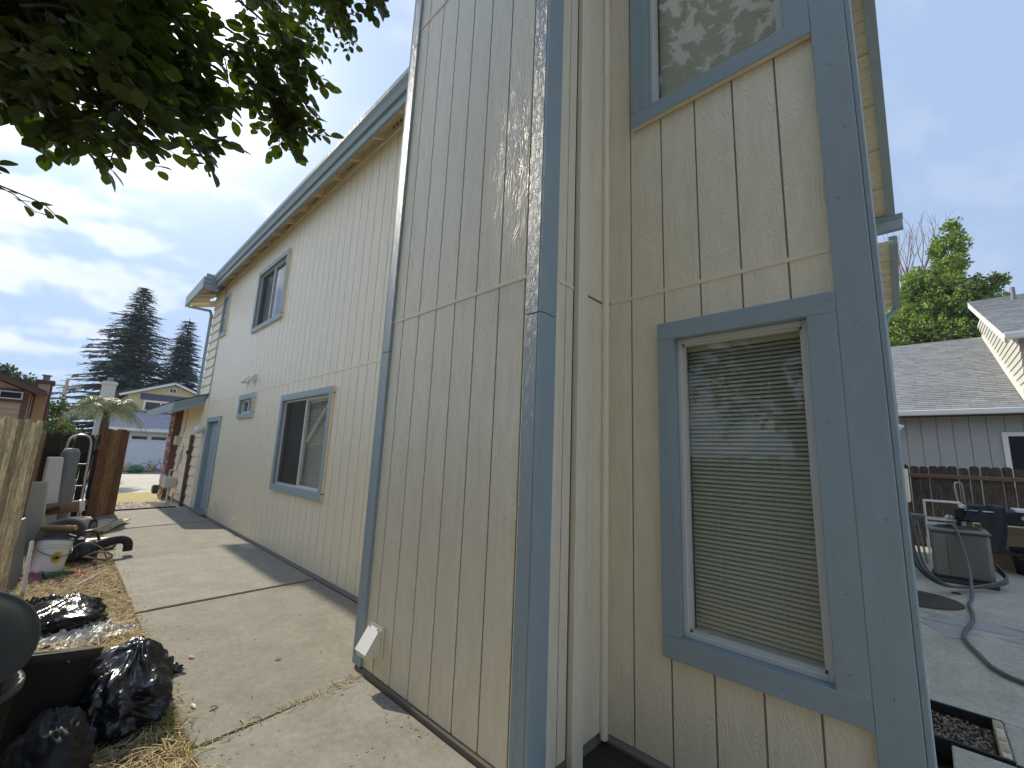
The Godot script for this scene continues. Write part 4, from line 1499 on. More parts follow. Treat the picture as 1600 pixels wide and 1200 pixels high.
# ---------------------------------------------------------------- patio things
func right_yard():
	# condenser
	var a := base("air_conditioner", Vector3(6.6, 0.0, 0.27), "grey-brown air conditioning condenser standing on the patio", "air conditioner", "", 0.0)
	var s := ns()
	bb(s, Vector3(-0.30, 0.06, -0.285), Vector3(0.30, 0.66, 0.285), 0.035)
	obj(a, "cabinet", s, M.ac_metal)
	s = ns()
	bb(s, Vector3(-0.33, 0.0, -0.31), Vector3(0.33, 0.055, 0.31), 0.01)
	obj(a, "base_pan", s, M.ac_dark)
	s = ns()
	bb(s, Vector3(-0.315, 0.66, -0.30), Vector3(0.315, 0.70, 0.30), 0.015)
	obj(a, "top_cover", s, M.ac_metal)
	s = ns()
	XF = Transform3D(Basis(), Vector3(0, 0.701, 0))
	lathe(s, [Vector2(0, 0.0), Vector2(0.22, 0.0), Vector2(0.235, 0.012), Vector2(0.25, 0.0)], 28, false)
	XF = Transform3D.IDENTITY
	var fan := obj(a, "fan_guard", s, M.ac_dark)
	s = ns()
	for r in [0.06, 0.11, 0.16, 0.21]:
		var pts := []
		for k in 25:
			pts.append(Vector3(cos(TAU * k / 24) * r, 0.72, sin(TAU * k / 24) * r))
		tube(s, pts, 0.004, 5, false)
	for k in 6:
		tube(s, [Vector3(0, 0.72, 0), Vector3(cos(TAU * k / 6) * 0.24, 0.712, sin(TAU * k / 6) * 0.24)], 0.004, 5)
	obj(fan, "guard_wire", s, M.ac_dark)
	for k in 22:
		s = ns()
		bb(s, Vector3(-0.308, 0.10 + k * 0.025, -0.10), Vector3(-0.298, 0.108 + k * 0.025, 0.24), 0.002)
		obj(a, "louvre", s, M.ac_metal)
	s = ns()
	bb(s, Vector3(-0.306, 0.08, -0.125), Vector3(-0.296, 0.64, -0.12))
	bb(s, Vector3(-0.10, 0.08, 0.284), Vector3(0.25, 0.62, 0.292), 0.003)
	obj(a, "panel_seam", s, M.ac_dark)
	# pipes from the wall box to the condenser
	s = ns()
	for q in [0.0, 0.035, 0.07]:
		tube(s, smooth([Vector3(3.1, 1.2, -0.17 + q * 0.3), Vector3(3.4, 0.9, -0.18 + q), Vector3(4.4, 0.45, -0.15 + q), Vector3(5.2, 0.16, 0.0 + q), Vector3(5.8, 0.05 + q * 0.3, 0.22 + q), Vector3(6.15, 0.06 + q, 0.5 + q), Vector3(6.45, 0.10 + q, 0.66), Vector3(6.62, 0.2 + q, 0.6)], 6), 0.016 - q * 0.06, 7)
	tag(obj(self, "line_set", s, M.hose), "bundle of grey lines drooping from the wall box to the condenser", "cable")
	s = ns()
	tube(s, smooth([Vector3(6.62, 0.72, 0.15), Vector3(6.35, 0.74, 0.24), Vector3(6.18, 0.5, 0.29), Vector3(5.9, 0.25, 0.31), Vector3(5.5, 0.03, 0.29), Vector3(5.0, 0.02, 0.24), Vector3(4.6, 0.02, 0.24), Vector3(4.2, 0.02, 0.22), Vector3(3.75, 0.02, 0.15), Vector3(3.45, 0.02, 0.135), Vector3(3.1, 0.02, 0.19), Vector3(2.8, 0.02, 0.255), Vector3(2.63, 0.02, 0.39), Vector3(2.5, 0.02, 0.7), Vector3(2.6, 0.02, 1.1)], 7), 0.016, 9)
	tag(obj(self, "garden_hose", s, M.hose), "grey hose draped over the condenser and trailing across the patio", "hose")
	# round mat
	s = ns()
	var pts := []
	for k in 40:
		var t := TAU * k / 40
		pts.append(Vector3(4.88 + cos(t) * 0.42, 0.001, -0.22 + sin(t) * 0.42))
	prism(s, pts, Vector3(0, 0.014, 0))
	tag(obj(self, "round_mat", s, M.mat_brown), "dark brown round mat lying on the patio beside the house", "mat")
	# planter opening in the slab
	var p := base("planter_bed", Vector3(1.58, 0.0, 0.0), "small sunken bed of pebbles edged with dark boards in the patio", "planter")
	s = ns()
	bb(s, Vector3(-0.24, -0.10, -0.25), Vector3(0.24, -0.06, 0.2))
	obj(p, "soil", s, M.soil_dark)
	for q in [[-0.262, -0.245, -0.25, 0.21, M.black_plastic], [0.235, 0.252, -0.25, 0.21, M.black_plastic], [-0.24, 0.23, 0.165, 0.205, M.fence_grey]]:
		s = ns()
		bb(s, Vector3(q[0], -0.08, q[2]), Vector3(q[1], 0.012, q[3]), 0.004)
		obj(p, "edging_board", s, q[4])
	s = ns()
	bb(s, Vector3(-0.33, -0.08, 0.21), Vector3(-0.262, 0.006, 4.0), 0.006)
	obj(p, "edging_strip", s, M.soil_dark)
	var xs := []
	var cs := []
	for k in 900:
		xs.append(Transform3D(Basis(rv(), rnd(0, TAU)).scaled(Vector3(rnd(0.004, 0.013), rnd(0.003, 0.008), rnd(0.003, 0.011))), Vector3(rnd(-0.22, 0.22), -0.055 + rnd(0, 0.012), rnd(-0.24, 0.155))))
		cs.append(Color(0.26, 0.20, 0.14) * rnd(0.15, 1.4))
	scatter(p, "pebbles", pebble(), M.stone, xs, cs)
	# grill under its cover
	var g := base("gas_grill", Vector3(8.0, 0, 0.72), "black gas grill with open shelf half draped with a black cover", "grill")
	s = ns()
	bb(s, Vector3(-0.24, 0.72, -0.42), Vector3(0.24, 0.92, 0.75), 0.02)
	var body := obj(g, "body", s, M.black_plastic)
	for q in [[-0.36, -0.12], [0.22, 0.62]]:
		s = ns()
		bb(s, Vector3(-0.26, 0.92, q[0]), Vector3(0.24, 0.965, q[1]), 0.008)
		obj(g, "side_shelf", s, M.white)
	for z in [-0.38, 0.70]:
		for x in [-0.2, 0.2]:
			s = ns()
			bb(s, Vector3(x - 0.025, 0.0, z - 0.025), Vector3(x + 0.025, 0.72, z + 0.025), 0.003)
			obj(g, "leg", s, M.black_plastic)
	s = ns()
	bb(s, Vector3(-0.22, 0.28, -0.38), Vector3(0.22, 0.32, 0.7), 0.004)
	obj(g, "lower_shelf", s, M.black_plastic)
	for z in [-0.25, -0.05, 0.3, 0.5]:
		s = ns()
		tube(s, [Vector3(-0.24, 0.84, z), Vector3(-0.275, 0.84, z)], 0.03, 12)
		obj(body, "knob", s, M.metal)
	s = ns()
	tube(s, [Vector3(-0.28, 0.90, -0.3), Vector3(-0.30, 0.90, -0.3), Vector3(-0.30, 0.90, 0.0), Vector3(-0.28, 0.90, 0.0)], 0.012, 8)
	obj(body, "handle", s, M.metal)
	# the cover: a hung cloth
	s = ns()
	s.set_smooth_group(0)
	var cv := func(i: int, j: int) -> Vector3:
		var u := i / 14.0
		var v := j / 24.0
		var z := 0.44 + u * 0.40
		var fold := 0.016 * sin(u * 17.0 + v * 3.0) + 0.010 * sin(u * 37.0 + v * 5.0)
		if v < 0.3:
			return Vector3(8.25 - v * 1.8, 0.985 + 0.012 * sin(u * 9.0 + v * 8.0), z)
		var t := (v - 0.3) / 0.7
		return Vector3(7.705 - fold - 0.02 * t, 0.985 - t * (0.24 + 0.44 * smoothstep(0.45, 0.7, u)), z - 0.05 * t + 0.02 * sin(t * 4.0))
	for i in 14:
		for j in 24:
			quad(s, cv.call(i, j), cv.call(i + 1, j), cv.call(i + 1, j + 1), cv.call(i, j + 1), Vector3(-1, 0.5, 0))
	tag(obj(self, "grill_cover", s, M.canvas), "black cloth cover draped over the front of the gas grill", "cover")
	# wire cart
	var c := base("wire_cart", Vector3(8.1, 0, 0.18), "white metal cart frame between the condenser and the grill", "cart")
	for z in [-0.22, 0.2]:
		for x in [-0.18, 0.18]:
			s = ns()
			tube(s, [Vector3(x, 0, z), Vector3(x, 1.0, z)], 0.015, 8)
			obj(c, "post", s, M.white)
	for y in [0.62, 0.70, 0.99]:
		s = ns()
		for z in [-0.22, 0.2]:
			tube(s, [Vector3(-0.18, y, z), Vector3(0.18, y, z)], 0.012, 6)
		for x in [-0.18, 0.18]:
			tube(s, [Vector3(x, y, -0.22), Vector3(x, y, 0.2)], 0.014, 6)
		obj(c, "shelf_frame", s, M.white)
	s = ns()
	bb(s, Vector3(-0.18, 0.60, -0.22), Vector3(0.18, 0.615, 0.2))
	obj(c, "shelf", s, M.wall_pale)
	s = ns()
	for k in 3:
		XF = Transform3D(Basis(rv(), 1.0), Vector3(8.05 + k * 0.03, 0.74, 0.22 + k * 0.05))
		bb(s, Vector3(-0.05, -0.03, -0.03), Vector3(0.05, 0.03, 0.03), 0.02)
	XF = Transform3D.IDENTITY
	tag(obj(self, "white_rag", s, M.white), "crumpled white rag on the cart's middle rail", "rag")
	# dish on stand
	var d := base("bird_bath", Vector3(7.9, 0, -0.24), "dark shallow dish on legs against the house wall by the fence", "bird bath")
	s = ns()
	XF = Transform3D(Basis(), Vector3(0, 0.66, 0))
	lathe(s, [Vector2(0.02, 0.0), Vector2(0.12, 0.02), Vector2(0.2, 0.09), Vector2(0.205, 0.1), Vector2(0.18, 0.09), Vector2(0.0, 0.05)], 24)
	XF = Transform3D.IDENTITY
	obj(d, "dish", s, M.metal_grey)
	for k in 3:
		s = ns()
		var an := TAU * k / 3
		tube(s, [Vector3(cos(an) * 0.1, 0.67, sin(an) * 0.1), Vector3(cos(an) * 0.18, 0.0, sin(an) * 0.18)], 0.014, 6)
		obj(d, "leg", s, M.metal_grey)
	# bucket and box under the grill
	var b := base("planter_pot", Vector3(8.05, 0.0, 1.02), "dark bucket standing on the patio below the grill's right end", "bucket")
	s = ns()
	lathe(s, [Vector2(0, 0.0), Vector2(0.13, 0.0), Vector2(0.17, 0.36), Vector2(0.175, 0.38), Vector2(0.16, 0.38), Vector2(0.13, 0.03), Vector2(0, 0.03)], 24)
	obj(b, "pail", s, M.dusty_black)
	s = ns()
	tube(s, smooth([Vector3(0, 0.36, -0.17), Vector3(-0.12, 0.26, -0.1), Vector3(-0.16, 0.22, 0.0), Vector3(-0.12, 0.26, 0.1), Vector3(0, 0.36, 0.17)], 4), 0.006, 6)
	obj(b, "handle", s, M.metal)
	s = ns()
	bb(s, Vector3(8.35, 0.0, 0.55), Vector3(8.75, 0.62, 1.3), 0.01)
	bb(s, Vector3(8.33, 0.56, 0.53), Vector3(8.77, 0.66, 1.32), 0.01)
	tag(obj(self, "storage_box", s, M.cardboard), "tan lidded box standing behind the grill legs", "box")
	s = ns()
	tube(s, smooth([Vector3(9.3, 0.9, 0.42), Vector3(9.3, 1.25, 0.40), Vector3(9.3, 1.3, 0.45), Vector3(9.3, 1.25, 0.49), Vector3(9.3, 0.9, 0.50)], 5), 0.014, 6)
	tube(s, [Vector3(9.3, 0.0, 0.46), Vector3(9.3, 0.95, 0.46)], 0.02, 6)
	tag(obj(self, "patio_hook", s, M.metal_grey), "thin dark metal hook standing before the brown fence", "hook")
	# dead leaf
	s = ns()
	bb(s, Vector3(5.55, 0.002, 0.12), Vector3(5.63, 0.012, 0.2), 0.004)
	tag(obj(self, "bark_chip", s, M.soil_dark), "dark chip of bark on the patio before the condenser", "debris")

func smooth(p: Array, n: int) -> Array:
	var out := []
	for i in p.size() - 1:
		var a: Vector3 = p[maxi(i - 1, 0)]
		var b: Vector3 = p[i]
		var c: Vector3 = p[i + 1]
		var d: Vector3 = p[mini(i + 2, p.size() - 1)]
		for k in n:
			out.append(b.cubic_interpolate(c, a, d, k / float(n)))
	out.append(p[-1])
	return out

func pebble() -> ArrayMesh:
	var s := ns()
	s.set_smooth_group(0)
	lathe(s, [Vector2(0, -1), Vector2(0.75, -0.65), Vector2(1, 0), Vector2(0.75, 0.65), Vector2(0, 1)], 7)
	return done(s)

# ---------------------------------------------------------------- side-yard things
func crumple(seed_: int, size: Vector3, rough: float, nu := 72, nv := 44, knot := Vector3.ZERO) -> SurfaceTool:
	var s := ns()
	s.set_smooth_group(0)
	var n := noise(seed_, 1.0, 1)
	var pts := []
	for j in nv + 1:
		var row := []
		var ph := PI * j / nv
		for i in nu:
			var th := TAU * i / nu
			var d := Vector3(sin(ph) * cos(th), -cos(ph), sin(ph) * sin(th))
			var wv := Vector3(n.get_noise_3dv(d * 0.9 + Vector3(5, 0, 0)), n.get_noise_3dv(d * 0.9 + Vector3(0, 9, 0)), n.get_noise_3dv(d * 0.9 + Vector3(0, 0, 13))) * 0.7
			var e := d + wv
			var r := 1.0 + rough * (0.55 * n.get_noise_3dv(d * 1.1 + Vector3(3, 3, 3)) - 0.75 * (absf(n.get_noise_3dv(e * 1.7)) - 0.3) - 0.30 * (absf(n.get_noise_3dv(e * 3.3 + Vector3(7, 0, 0))) - 0.3) - 0.08 * (absf(n.get_noise_3dv(e * 6.5)) - 0.3))
			var p := d * r * size
			if d.y > 0.3 and knot != Vector3.ZERO:
				var t := smoothstep(0.3, 1.0, d.y)
				p = p.lerp(knot + d * 0.05, t * t * 0.8)
			p.y = maxf(p.y, -size.y * 0.55)
			row.append(p)
		pts.append(row)
	for j in nv:
		for i in nu:
			var i2 := (i + 1) % nu
			var m: Vector3 = (pts[j][i] + pts[j + 1][i2]) / 2
			quad(s, pts[j][i], pts[j][i2], pts[j + 1][i2], pts[j + 1][i], m + Vector3(0, size.y * 0.1, 0))
	return s

func crumpled_sheet(seed_: int, size: Vector2, amp: float, nx := 40, nz := 40) -> SurfaceTool:
	var s := ns()
	s.set_smooth_group(0)
	var n := noise(seed_, 1.0, 1)
	var f := func(i: int, j: int) -> Vector3:
		var u := i / float(nx) - 0.5
		var v := j / float(nz) - 0.5
		var e := 1.0 + 0.22 * n.get_noise_2d(u * 4.0 + 9.0, v * 4.0)
		var y := amp * (1.2 * (0.55 - absf(n.get_noise_2d(u * 4.0 + v * 2.0, v * 5.0))) + 0.6 * (0.5 - absf(n.get_noise_2d(u * 9.0, v * 9.0 + u * 4.0))))
		var edge := clampf((0.5 - maxf(absf(u), absf(v))) * 6.0, 0.0, 1.0)
		return Vector3(u * size.x * e, y * (0.25 + 0.75 * edge), v * size.y * e)
	for i in nx:
		for j in nz:
			quad(s, f.call(i, j), f.call(i + 1, j), f.call(i + 1, j + 1), f.call(i, j + 1), Vector3.UP)
	return s

func side_yard_things():
	var Y := -0.08
	# rubbish bags
	var o := obj(self, "rubbish_bag", crumple(81, Vector3(0.24, 0.225, 0.31), 0.34, 96, 60, Vector3(0.07, 0.235, -0.05)), M.bag_plastic)
	o.position = Vector3(-1.82, Y + 0.11, -3.33)
	tag(o, "shiny black rubbish bag slumped against the walkway edge, nearest the camera", "rubbish bag")
	o = obj(self, "rubbish_bag", crumple(85, Vector3(0.27, 0.13, 0.30), 0.42, 96, 54, Vector3(0.1, 0.12, -0.1)), M.bag_plastic)
	o.position = Vector3(-2.05, Y + 0.07, -5.15)
	tag(o, "flattened black rubbish bag on straw beside the clear plastic sheet", "rubbish bag")
	o = obj(self, "plastic_sheet", crumpled_sheet(88, Vector2(0.50, 0.38), 0.07), M.clear_plastic)
	o.position = Vector3(-1.88, Y + 0.015, -4.80)
	o.rotation.y = 0.5
	tag(o, "crumpled pale clear plastic sheet between the two black bags", "plastic sheet")
	o = obj(self, "torn_plastic", crumpled_sheet(91, Vector2(0.16, 0.10), 0.05, 16, 12), M.bag_plastic)
	o.position = Vector3(-1.56, -0.02, -3.62)
	tag(o, "small torn strip of dark plastic lying on the walkway edge", "litter")
	# nursery pot full of soil, tipped a little
	var p := base("plant_pot", Vector3(-2.185, Y, -3.18), "large black plant pot full of dry soil, behind the grey lid", "plant pot")
	p.rotation = Vector3(-0.28, 0, -0.12)
	var s := ns()
	lathe(s, [Vector2(0, 0), Vector2(0.15, 0.0), Vector2(0.19, 0.40), Vector2(0.205, 0.405), Vector2(0.212, 0.45), Vector2(0.20, 0.455), Vector2(0.19, 0.43), Vector2(0.185, 0.36), Vector2(0, 0.36)], 44)
	obj(p, "pot", s, M.dusty_black)
	s = ns()
	s.set_smooth_group(0)
	var n := noise(93, 6.0, 3)
	var g := func(a: int, r: int) -> Vector3:
		var rr := r * 0.0185
		var t := TAU * a / 36
		return Vector3(cos(t) * rr, 0.405 + 0.03 * n.get_noise_2d(cos(t) * rr * 3, sin(t) * rr * 3) + 0.02 * (1.0 - r / 10.0), sin(t) * rr)
	for r in 10:
		for a in 36:
			if r == 0:
				tri(s, g.call(0, 0), g.call(a, 1), g.call(a + 1, 1), Vector3.UP)
			else:
				quad(s, g.call(a, r), g.call(a + 1, r), g.call(a + 1, r + 1), g.call(a, r + 1), Vector3.UP)
	obj(p, "soil", s, M.earth)
	var xs := []
	var cs := []
	for k in 12:
		var a := rnd(0, TAU)
		var r := sqrt(rng.randf()) * 0.17
		xs.append(Transform3D(Basis(Vector3.UP, rnd(0, TAU)) * Basis(Vector3.RIGHT, rnd(-0.5, 0.5)), Vector3(cos(a) * r, 0.42, sin(a) * r)).scaled_local(Vector3(1.3, 1.3, rnd(0.5, 1.2))))
		cs.append(Color(0.45, 0.34, 0.18) * rnd(0.4, 1.3))
	scatter(p, "dry_stems", straw_blade(), M.straw, xs, cs)
	# old sack hanging against the pot
	o = obj(self, "soil_sack", crumple(97, Vector3(0.15, 0.19, 0.20), 0.22, 60, 40), M.sack_black)
	o.position = Vector3(-2.08, Y + 0.09, -2.92)
	tag(o, "dusty dark soil sack slumped beside the black plant pot", "sack")
	# bin with its lid leaning on top
	var b := base("round_bin", Vector3(-2.46, Y, -2.62), "black round bin at the lower left edge under the lid", "bin")
	s = ns()
	lathe(s, [Vector2(0, 0), Vector2(0.20, 0.0), Vector2(0.235, 0.55), Vector2(0.255, 0.555), Vector2(0.255, 0.58), Vector2(0.235, 0.58), Vector2(0.20, 0.05), Vector2(0, 0.05)], 40)
	obj(b, "bin_body", s, M.black_plastic)
	s = ns()
	XF = Transform3D(Basis.looking_at(Vector3(-0.25, -0.62, -0.72), Vector3.UP) * Basis(Vector3.RIGHT, PI / 2), Vector3(-2.385, 0.665, -2.63))
	lathe(s, [Vector2(0.0, 0.055), Vector2(0.08, 0.05), Vector2(0.15, 0.03), Vector2(0.185, 0.0), Vector2(0.195, 0.002), Vector2(0.207, -0.004), Vector2(0.207, -0.03), Vector2(0.19, -0.03), Vector2(0.0, -0.01)].map(func(v): return v) , 48)
	XF = Transform3D.IDENTITY
	tag(obj(self, "bin_lid", s, M.lid_plastic), "dark greenish-grey round lid with rolled rim tilted on the bin", "lid")
	# white bucket with a yellow sticker
	var k := base("bucket", Vector3(-2.16, Y, -7.18), "white plastic bucket with blue rim and yellow sticker by the near fence", "bucket")
	k.rotation = Vector3(-0.22, 0.4, -0.20)
	s = ns()
	lathe(s, [Vector2(0, 0.0), Vector2(0.128, 0.0), Vector2(0.134, 0.03), Vector2(0.150, 0.36)], 40)
	lathe(s, [Vector2(0.145, 0.36), Vector2(0.125, 0.02), Vector2(0, 0.02)], 40)
	obj(k, "pail", s, M.white_plastic)
	for y in [0.27, 0.30]:
		s = ns()
		XF = Transform3D(Basis(), Vector3(0, y, 0))
		lathe(s, [Vector2(0.14, 0.0), Vector2(0.158, 0.003), Vector2(0.158, 0.012), Vector2(0.14, 0.015)], 40, false)
		XF = Transform3D.IDENTITY
		obj(k, "rib", s, M.white_plastic)
	s = ns()
	XF = Transform3D(Basis(), Vector3(0, 0.355, 0))
	lathe(s, [Vector2(0.146, 0.0), Vector2(0.162, 0.0), Vector2(0.162, 0.014), Vector2(0.146, 0.014)], 40, false)
	XF = Transform3D.IDENTITY
	obj(k, "rim", s, M.blue_plastic)
	s = ns()
	for i in 6:
		var t0 := -0.35 + i * 0.1
		var P := func(t: float, y: float) -> Vector3: return Vector3(sin(t) * (0.1305 + y * 0.055), y, cos(t) * (0.1305 + y * 0.055)) * Vector3(1.012, 1, 1.012)
		var c0 := 0.06 * sqrt(maxf(0.0, 1.0 - pow(t0 / 0.36, 2)))
		var c1 := 0.06 * sqrt(maxf(0.0, 1.0 - pow((t0 + 0.1) / 0.36, 2)))
		quad(s, P.call(t0, 0.17 - c0), P.call(t0 + 0.1, 0.17 - c1), P.call(t0 + 0.1, 0.17 + c1), P.call(t0, 0.17 + c0), Vector3(0, 0, 1))
	var stk := obj(k, "sticker", s, M.sticker_yellow)
	s = ns()
	var rr := 0.1305 + 0.17 * 0.055
	for q in [[-0.03, 0.15, 0.012, 0.165], [-0.012, 0.165, 0.02, 0.185], [-0.02, 0.185, -0.005, 0.20]]:
		quad(s, Vector3(q[0], q[1], rr * 1.03), Vector3(q[2], q[1], rr * 1.03), Vector3(q[2], q[3], rr * 1.035), Vector3(q[0], q[3], rr * 1.035), Vector3(0, 0, 1))
	obj(stk, "printed_mark", s, M.hole)
	s = ns()
	var hp := []
	for i in 15:
		var t := PI * i / 14
		hp.append(Vector3(cos(t) * 0.165, 0.30 - sin(t) * 0.12, sin(t) * 0.15))
	tube(s, hp, 0.006, 6)
	obj(k, "handle", s, M.grey_plastic)
	# tangle of a black blower with its hose
	var e := base("leaf_blower", Vector3(-1.84, Y, -7.58), "dusty black leaf blower with a bent tube reaching over the walkway", "leaf blower")
	s = ns()
	XF = Transform3D(Basis(Vector3.FORWARD, PI / 2), Vector3(0, 0.14, 0))
	lathe(s, [Vector2(0, -0.11), Vector2(0.10, -0.11), Vector2(0.135, -0.06), Vector2(0.135, 0.05), Vector2(0.09, 0.11), Vector2(0, 0.11)], 24)
	XF = Transform3D.IDENTITY
	obj(e, "fan_housing", s, M.black_plastic)
	s = ns()
	bb(s, Vector3(-0.19, 0.05, -0.09), Vector3(-0.06, 0.25, 0.10), 0.03)
	bb(s, Vector3(-0.15, 0.22, -0.05), Vector3(-0.02, 0.30, 0.06), 0.02)
	for i in 6:
		bb(s, Vector3(-0.205, 0.08 + i * 0.026, -0.075), Vector3(-0.185, 0.094 + i * 0.026, 0.085), 0.002)
	obj(e, "engine", s, M.dusty_black)
	s = ns()
	tube(s, smooth([Vector3(0.05, 0.18, 0.02), Vector3(0.18, 0.24, 0.0), Vector3(0.31, 0.25, -0.02), Vector3(0.385, 0.20, -0.03), Vector3(0.395, 0.10, -0.03)], 8), 0.05, 16)
	obj(e, "blower_tube", s, M.black_rubber)
	s = ns()
	for i in 16:
		var t := i / 15.0
		var c := Vector3(0.08, 0.195, 0.015).lerp(Vector3(0.30, 0.25, -0.02), t)
		tube(s, [c - Vector3(0.004, 0, 0), c + Vector3(0.004, 0, 0)], 0.054, 14)
	obj(e, "tube_rings", s, M.black_rubber)
	s = ns()
	tube(s, smooth([Vector3(-0.12, 0.29, 0.0), Vector3(-0.05, 0.38, 0.03), Vector3(0.06, 0.37, 0.03), Vector3(0.10, 0.27, 0.02)], 5), 0.016, 8)
	obj(e, "handle", s, M.black_plastic)
	s = ns()
	tube(s, smooth([Vector3(-0.02, 0.10, 0.13), Vector3(0.1, 0.16, 0.19), Vector3(0.24, 0.10, 0.17), Vector3(0.18, 0.02, 0.1)], 6), 0.01, 6)
	tube(s, smooth([Vector3(-0.2, 0.12, 0.12), Vector3(-0.05, 0.28, 0.16), Vector3(0.12, 0.2, 0.14), Vector3(0.2, 0.05, 0.16)], 6), 0.008, 6)
	obj(e, "cable", s, M.grey_plastic)
	s = ns()
	bb(s, Vector3(-0.02, 0.26, -0.14), Vector3(0.20, 0.275, -0.02), 0.006)
	obj(e, "guard_plate", s, M.metal_grey)
	o = obj(self, "black_tarp", crumple(121, Vector3(0.26, 0.16, 0.24), 0.5, 60, 40), M.dusty_black)
	o.position = Vector3(-2.02, Y + 0.08, -7.95)
	tag(o, "heap of dusty black sheeting behind the leaf blower", "sheeting")
	s = ns()
	for q in 4:
		var cp := []
		for i in 29:
			var t := TAU * i / 28
			cp.append(Vector3(-1.72 + cos(t) * (0.16 + q * 0.012), Y + 0.03 + q * 0.022 + 0.03 * sin(t * 2 + q), -8.15 + sin(t) * (0.17 - q * 0.01)))
		tube(s, cp, 0.013, 7, false)
	tag(obj(self, "cable_coil", s, M.black_rubber), "coil of black cable on the ground beyond the leaf blower", "cable")
	o = obj(self, "black_sheet", crumpled_sheet(125, Vector2(0.55, 0.42), 0.10, 30, 26), M.bag_plastic)
	o.position = Vector3(-2.26, Y + 0.02, -5.75)
	tag(o, "black plastic sheet crumpled against the foot of the near fence", "sheeting")
	o = obj(self, "cardboard_scrap", crumpled_sheet(127, Vector2(0.22, 0.16), 0.03, 10, 8), M.cardboard)
	o.position = Vector3(-2.08, Y + 0.03, -4.45)
	tag(o, "scrap of tan cardboard on straw behind the plant pot", "cardboard")
	for q in [[Vector3(-1.66, Y + 0.06, -7.35), Vector3(-1.86, Y + 0.16, -7.15), "dark thin rod lying in front of the leaf blower"], [Vector3(-2.0, Y + 0.25, -8.3), Vector3(-1.62, Y + 0.12, -8.05), "dark thin rod lying across the black cable coil"]]:
		s = ns()
		tube(s, [q[0], q[1]], 0.012, 7)
		tag(obj(self, "metal_rod", s, M.metal_grey), q[2], "rod")
	# upturned grey tub, roll, small bucket, wheel
	var tb := base("wheelbarrow", Vector3(-2.06, Y, -9.0), "grey wheelbarrow tipped on its side behind the white bucket, its small wheel by the gate", "wheelbarrow")
	s = ns()
	XF = Transform3D(Basis(Vector3.RIGHT, PI / 2) * Basis(Vector3.FORWARD, 0.1), Vector3(0, 0.12, -0.2))
	lathe(s, [Vector2(0, 0), Vector2(0.16, 0.0), Vector2(0.25, 0.28), Vector2(0.27, 0.285), Vector2(0.27, 0.30), Vector2(0.235, 0.30), Vector2(0.15, 0.02), Vector2(0, 0.02)], 32)
	XF = Transform3D.IDENTITY
	obj(tb, "tray", s, M.grey_plastic)
	s = ns()
	tube(s, [Vector3(-2.25, 0.22, -8.75), Vector3(-1.93, 0.23, -8.45)], 0.035, 12, false)
	tube(s, [Vector3(-2.25, 0.22, -8.75), Vector3(-1.935, 0.23, -8.455)], 0.027, 12, true)
	tag(obj(self, "short_pipe", s, M.cardboard), "short tan pipe with an orange open end lying across the tub", "pipe")
	var rl := base("carpet_roll", Vector3(-2.08, 0.38, -9.55), "mottled brown roll with white end lying on the junk by the fence", "carpet roll")
	s = ns()
	tube(s, [Vector3(-0.22, -0.02, 0.0), Vector3(0.18, 0.03, 0.0)], 0.085, 20)
	obj(rl, "roll", s, M.brown_roll)
	s = ns()
	tube(s, [Vector3(0.17, 0.029, 0.0), Vector3(0.23, 0.037, 0.0)], 0.09, 20)
	obj(rl, "end_cap", s, M.white_plastic)
	s = ns()
	tube(s, smooth([Vector3(-0.34, -0.12, 0.2), Vector3(-0.2, -0.03, 0.2), Vector3(-0.05, 0.02, 0.12)], 5), 0.03, 8)
	obj(rl, "loose_flap", s, M.dusty_black)
	var wb := base("small_bucket", Vector3(-1.90, Y, -9.35), "small white bucket under the brown roll, beside the open gate", "bucket")
	s = ns()
	lathe(s, [Vector2(0, 0.0), Vector2(0.11, 0.0), Vector2(0.135, 0.30), Vector2(0.142, 0.30), Vector2(0.142, 0.33), Vector2(0.13, 0.33), Vector2(0.105, 0.02), Vector2(0, 0.02)], 32)
	obj(wb, "pail", s, M.white_plastic)
	var wh := Node3D.new()
	wh.name = "wheel"
	wh.position = Vector3(0.34, 0.13, -0.7)
	tb.add_child(wh)
	wh.rotation.y = 1.1
	s = ns()
	var tp := []
	for i in 25:
		tp.append(Vector3(cos(TAU * i / 24) * 0.11, sin(TAU * i / 24) * 0.11, 0))
	tube(s, tp, 0.03, 10, false)
	obj(wh, "tyre", s, M.black_rubber)
	s = ns()
	tube(s, [Vector3(0, 0, -0.03), Vector3(0, 0, 0.03)], 0.085, 16)
	obj(wh, "rim", s, M.metal_grey)
	# hand truck with a tank
	var ht := base("hand_truck", Vector3(-2.04, Y, -10.0), "grey steel hand truck with looped handle standing before the dark fence", "hand truck")
	s = ns()
	tube(s, smooth([Vector3(-0.15, 0.1, 0), Vector3(-0.15, 0.8, -0.02), Vector3(-0.14, 1.40, -0.04), Vector3(-0.08, 1.55, -0.04), Vector3(0.05, 1.57, -0.04), Vector3(0.12, 1.50, -0.04), Vector3(0.14, 1.30, -0.04), Vector3(0.15, 0.7, -0.02), Vector3(0.15, 0.1, 0)], 5), 0.017, 8)
	obj(ht, "frame", s, M.metal)
	for y in [0.35, 0.75, 1.1]:
		s = ns()
		tube(s, [Vector3(-0.15, y, -0.01), Vector3(0.15, y, -0.01)], 0.013, 7)
		obj(ht, "crossbar", s, M.metal_grey)
	s = ns()
	bb(s, Vector3(-0.18, 0.0, 0.0), Vector3(0.18, 0.015, 0.2), 0.004)
	obj(ht, "toe_plate", s, M.metal_grey)
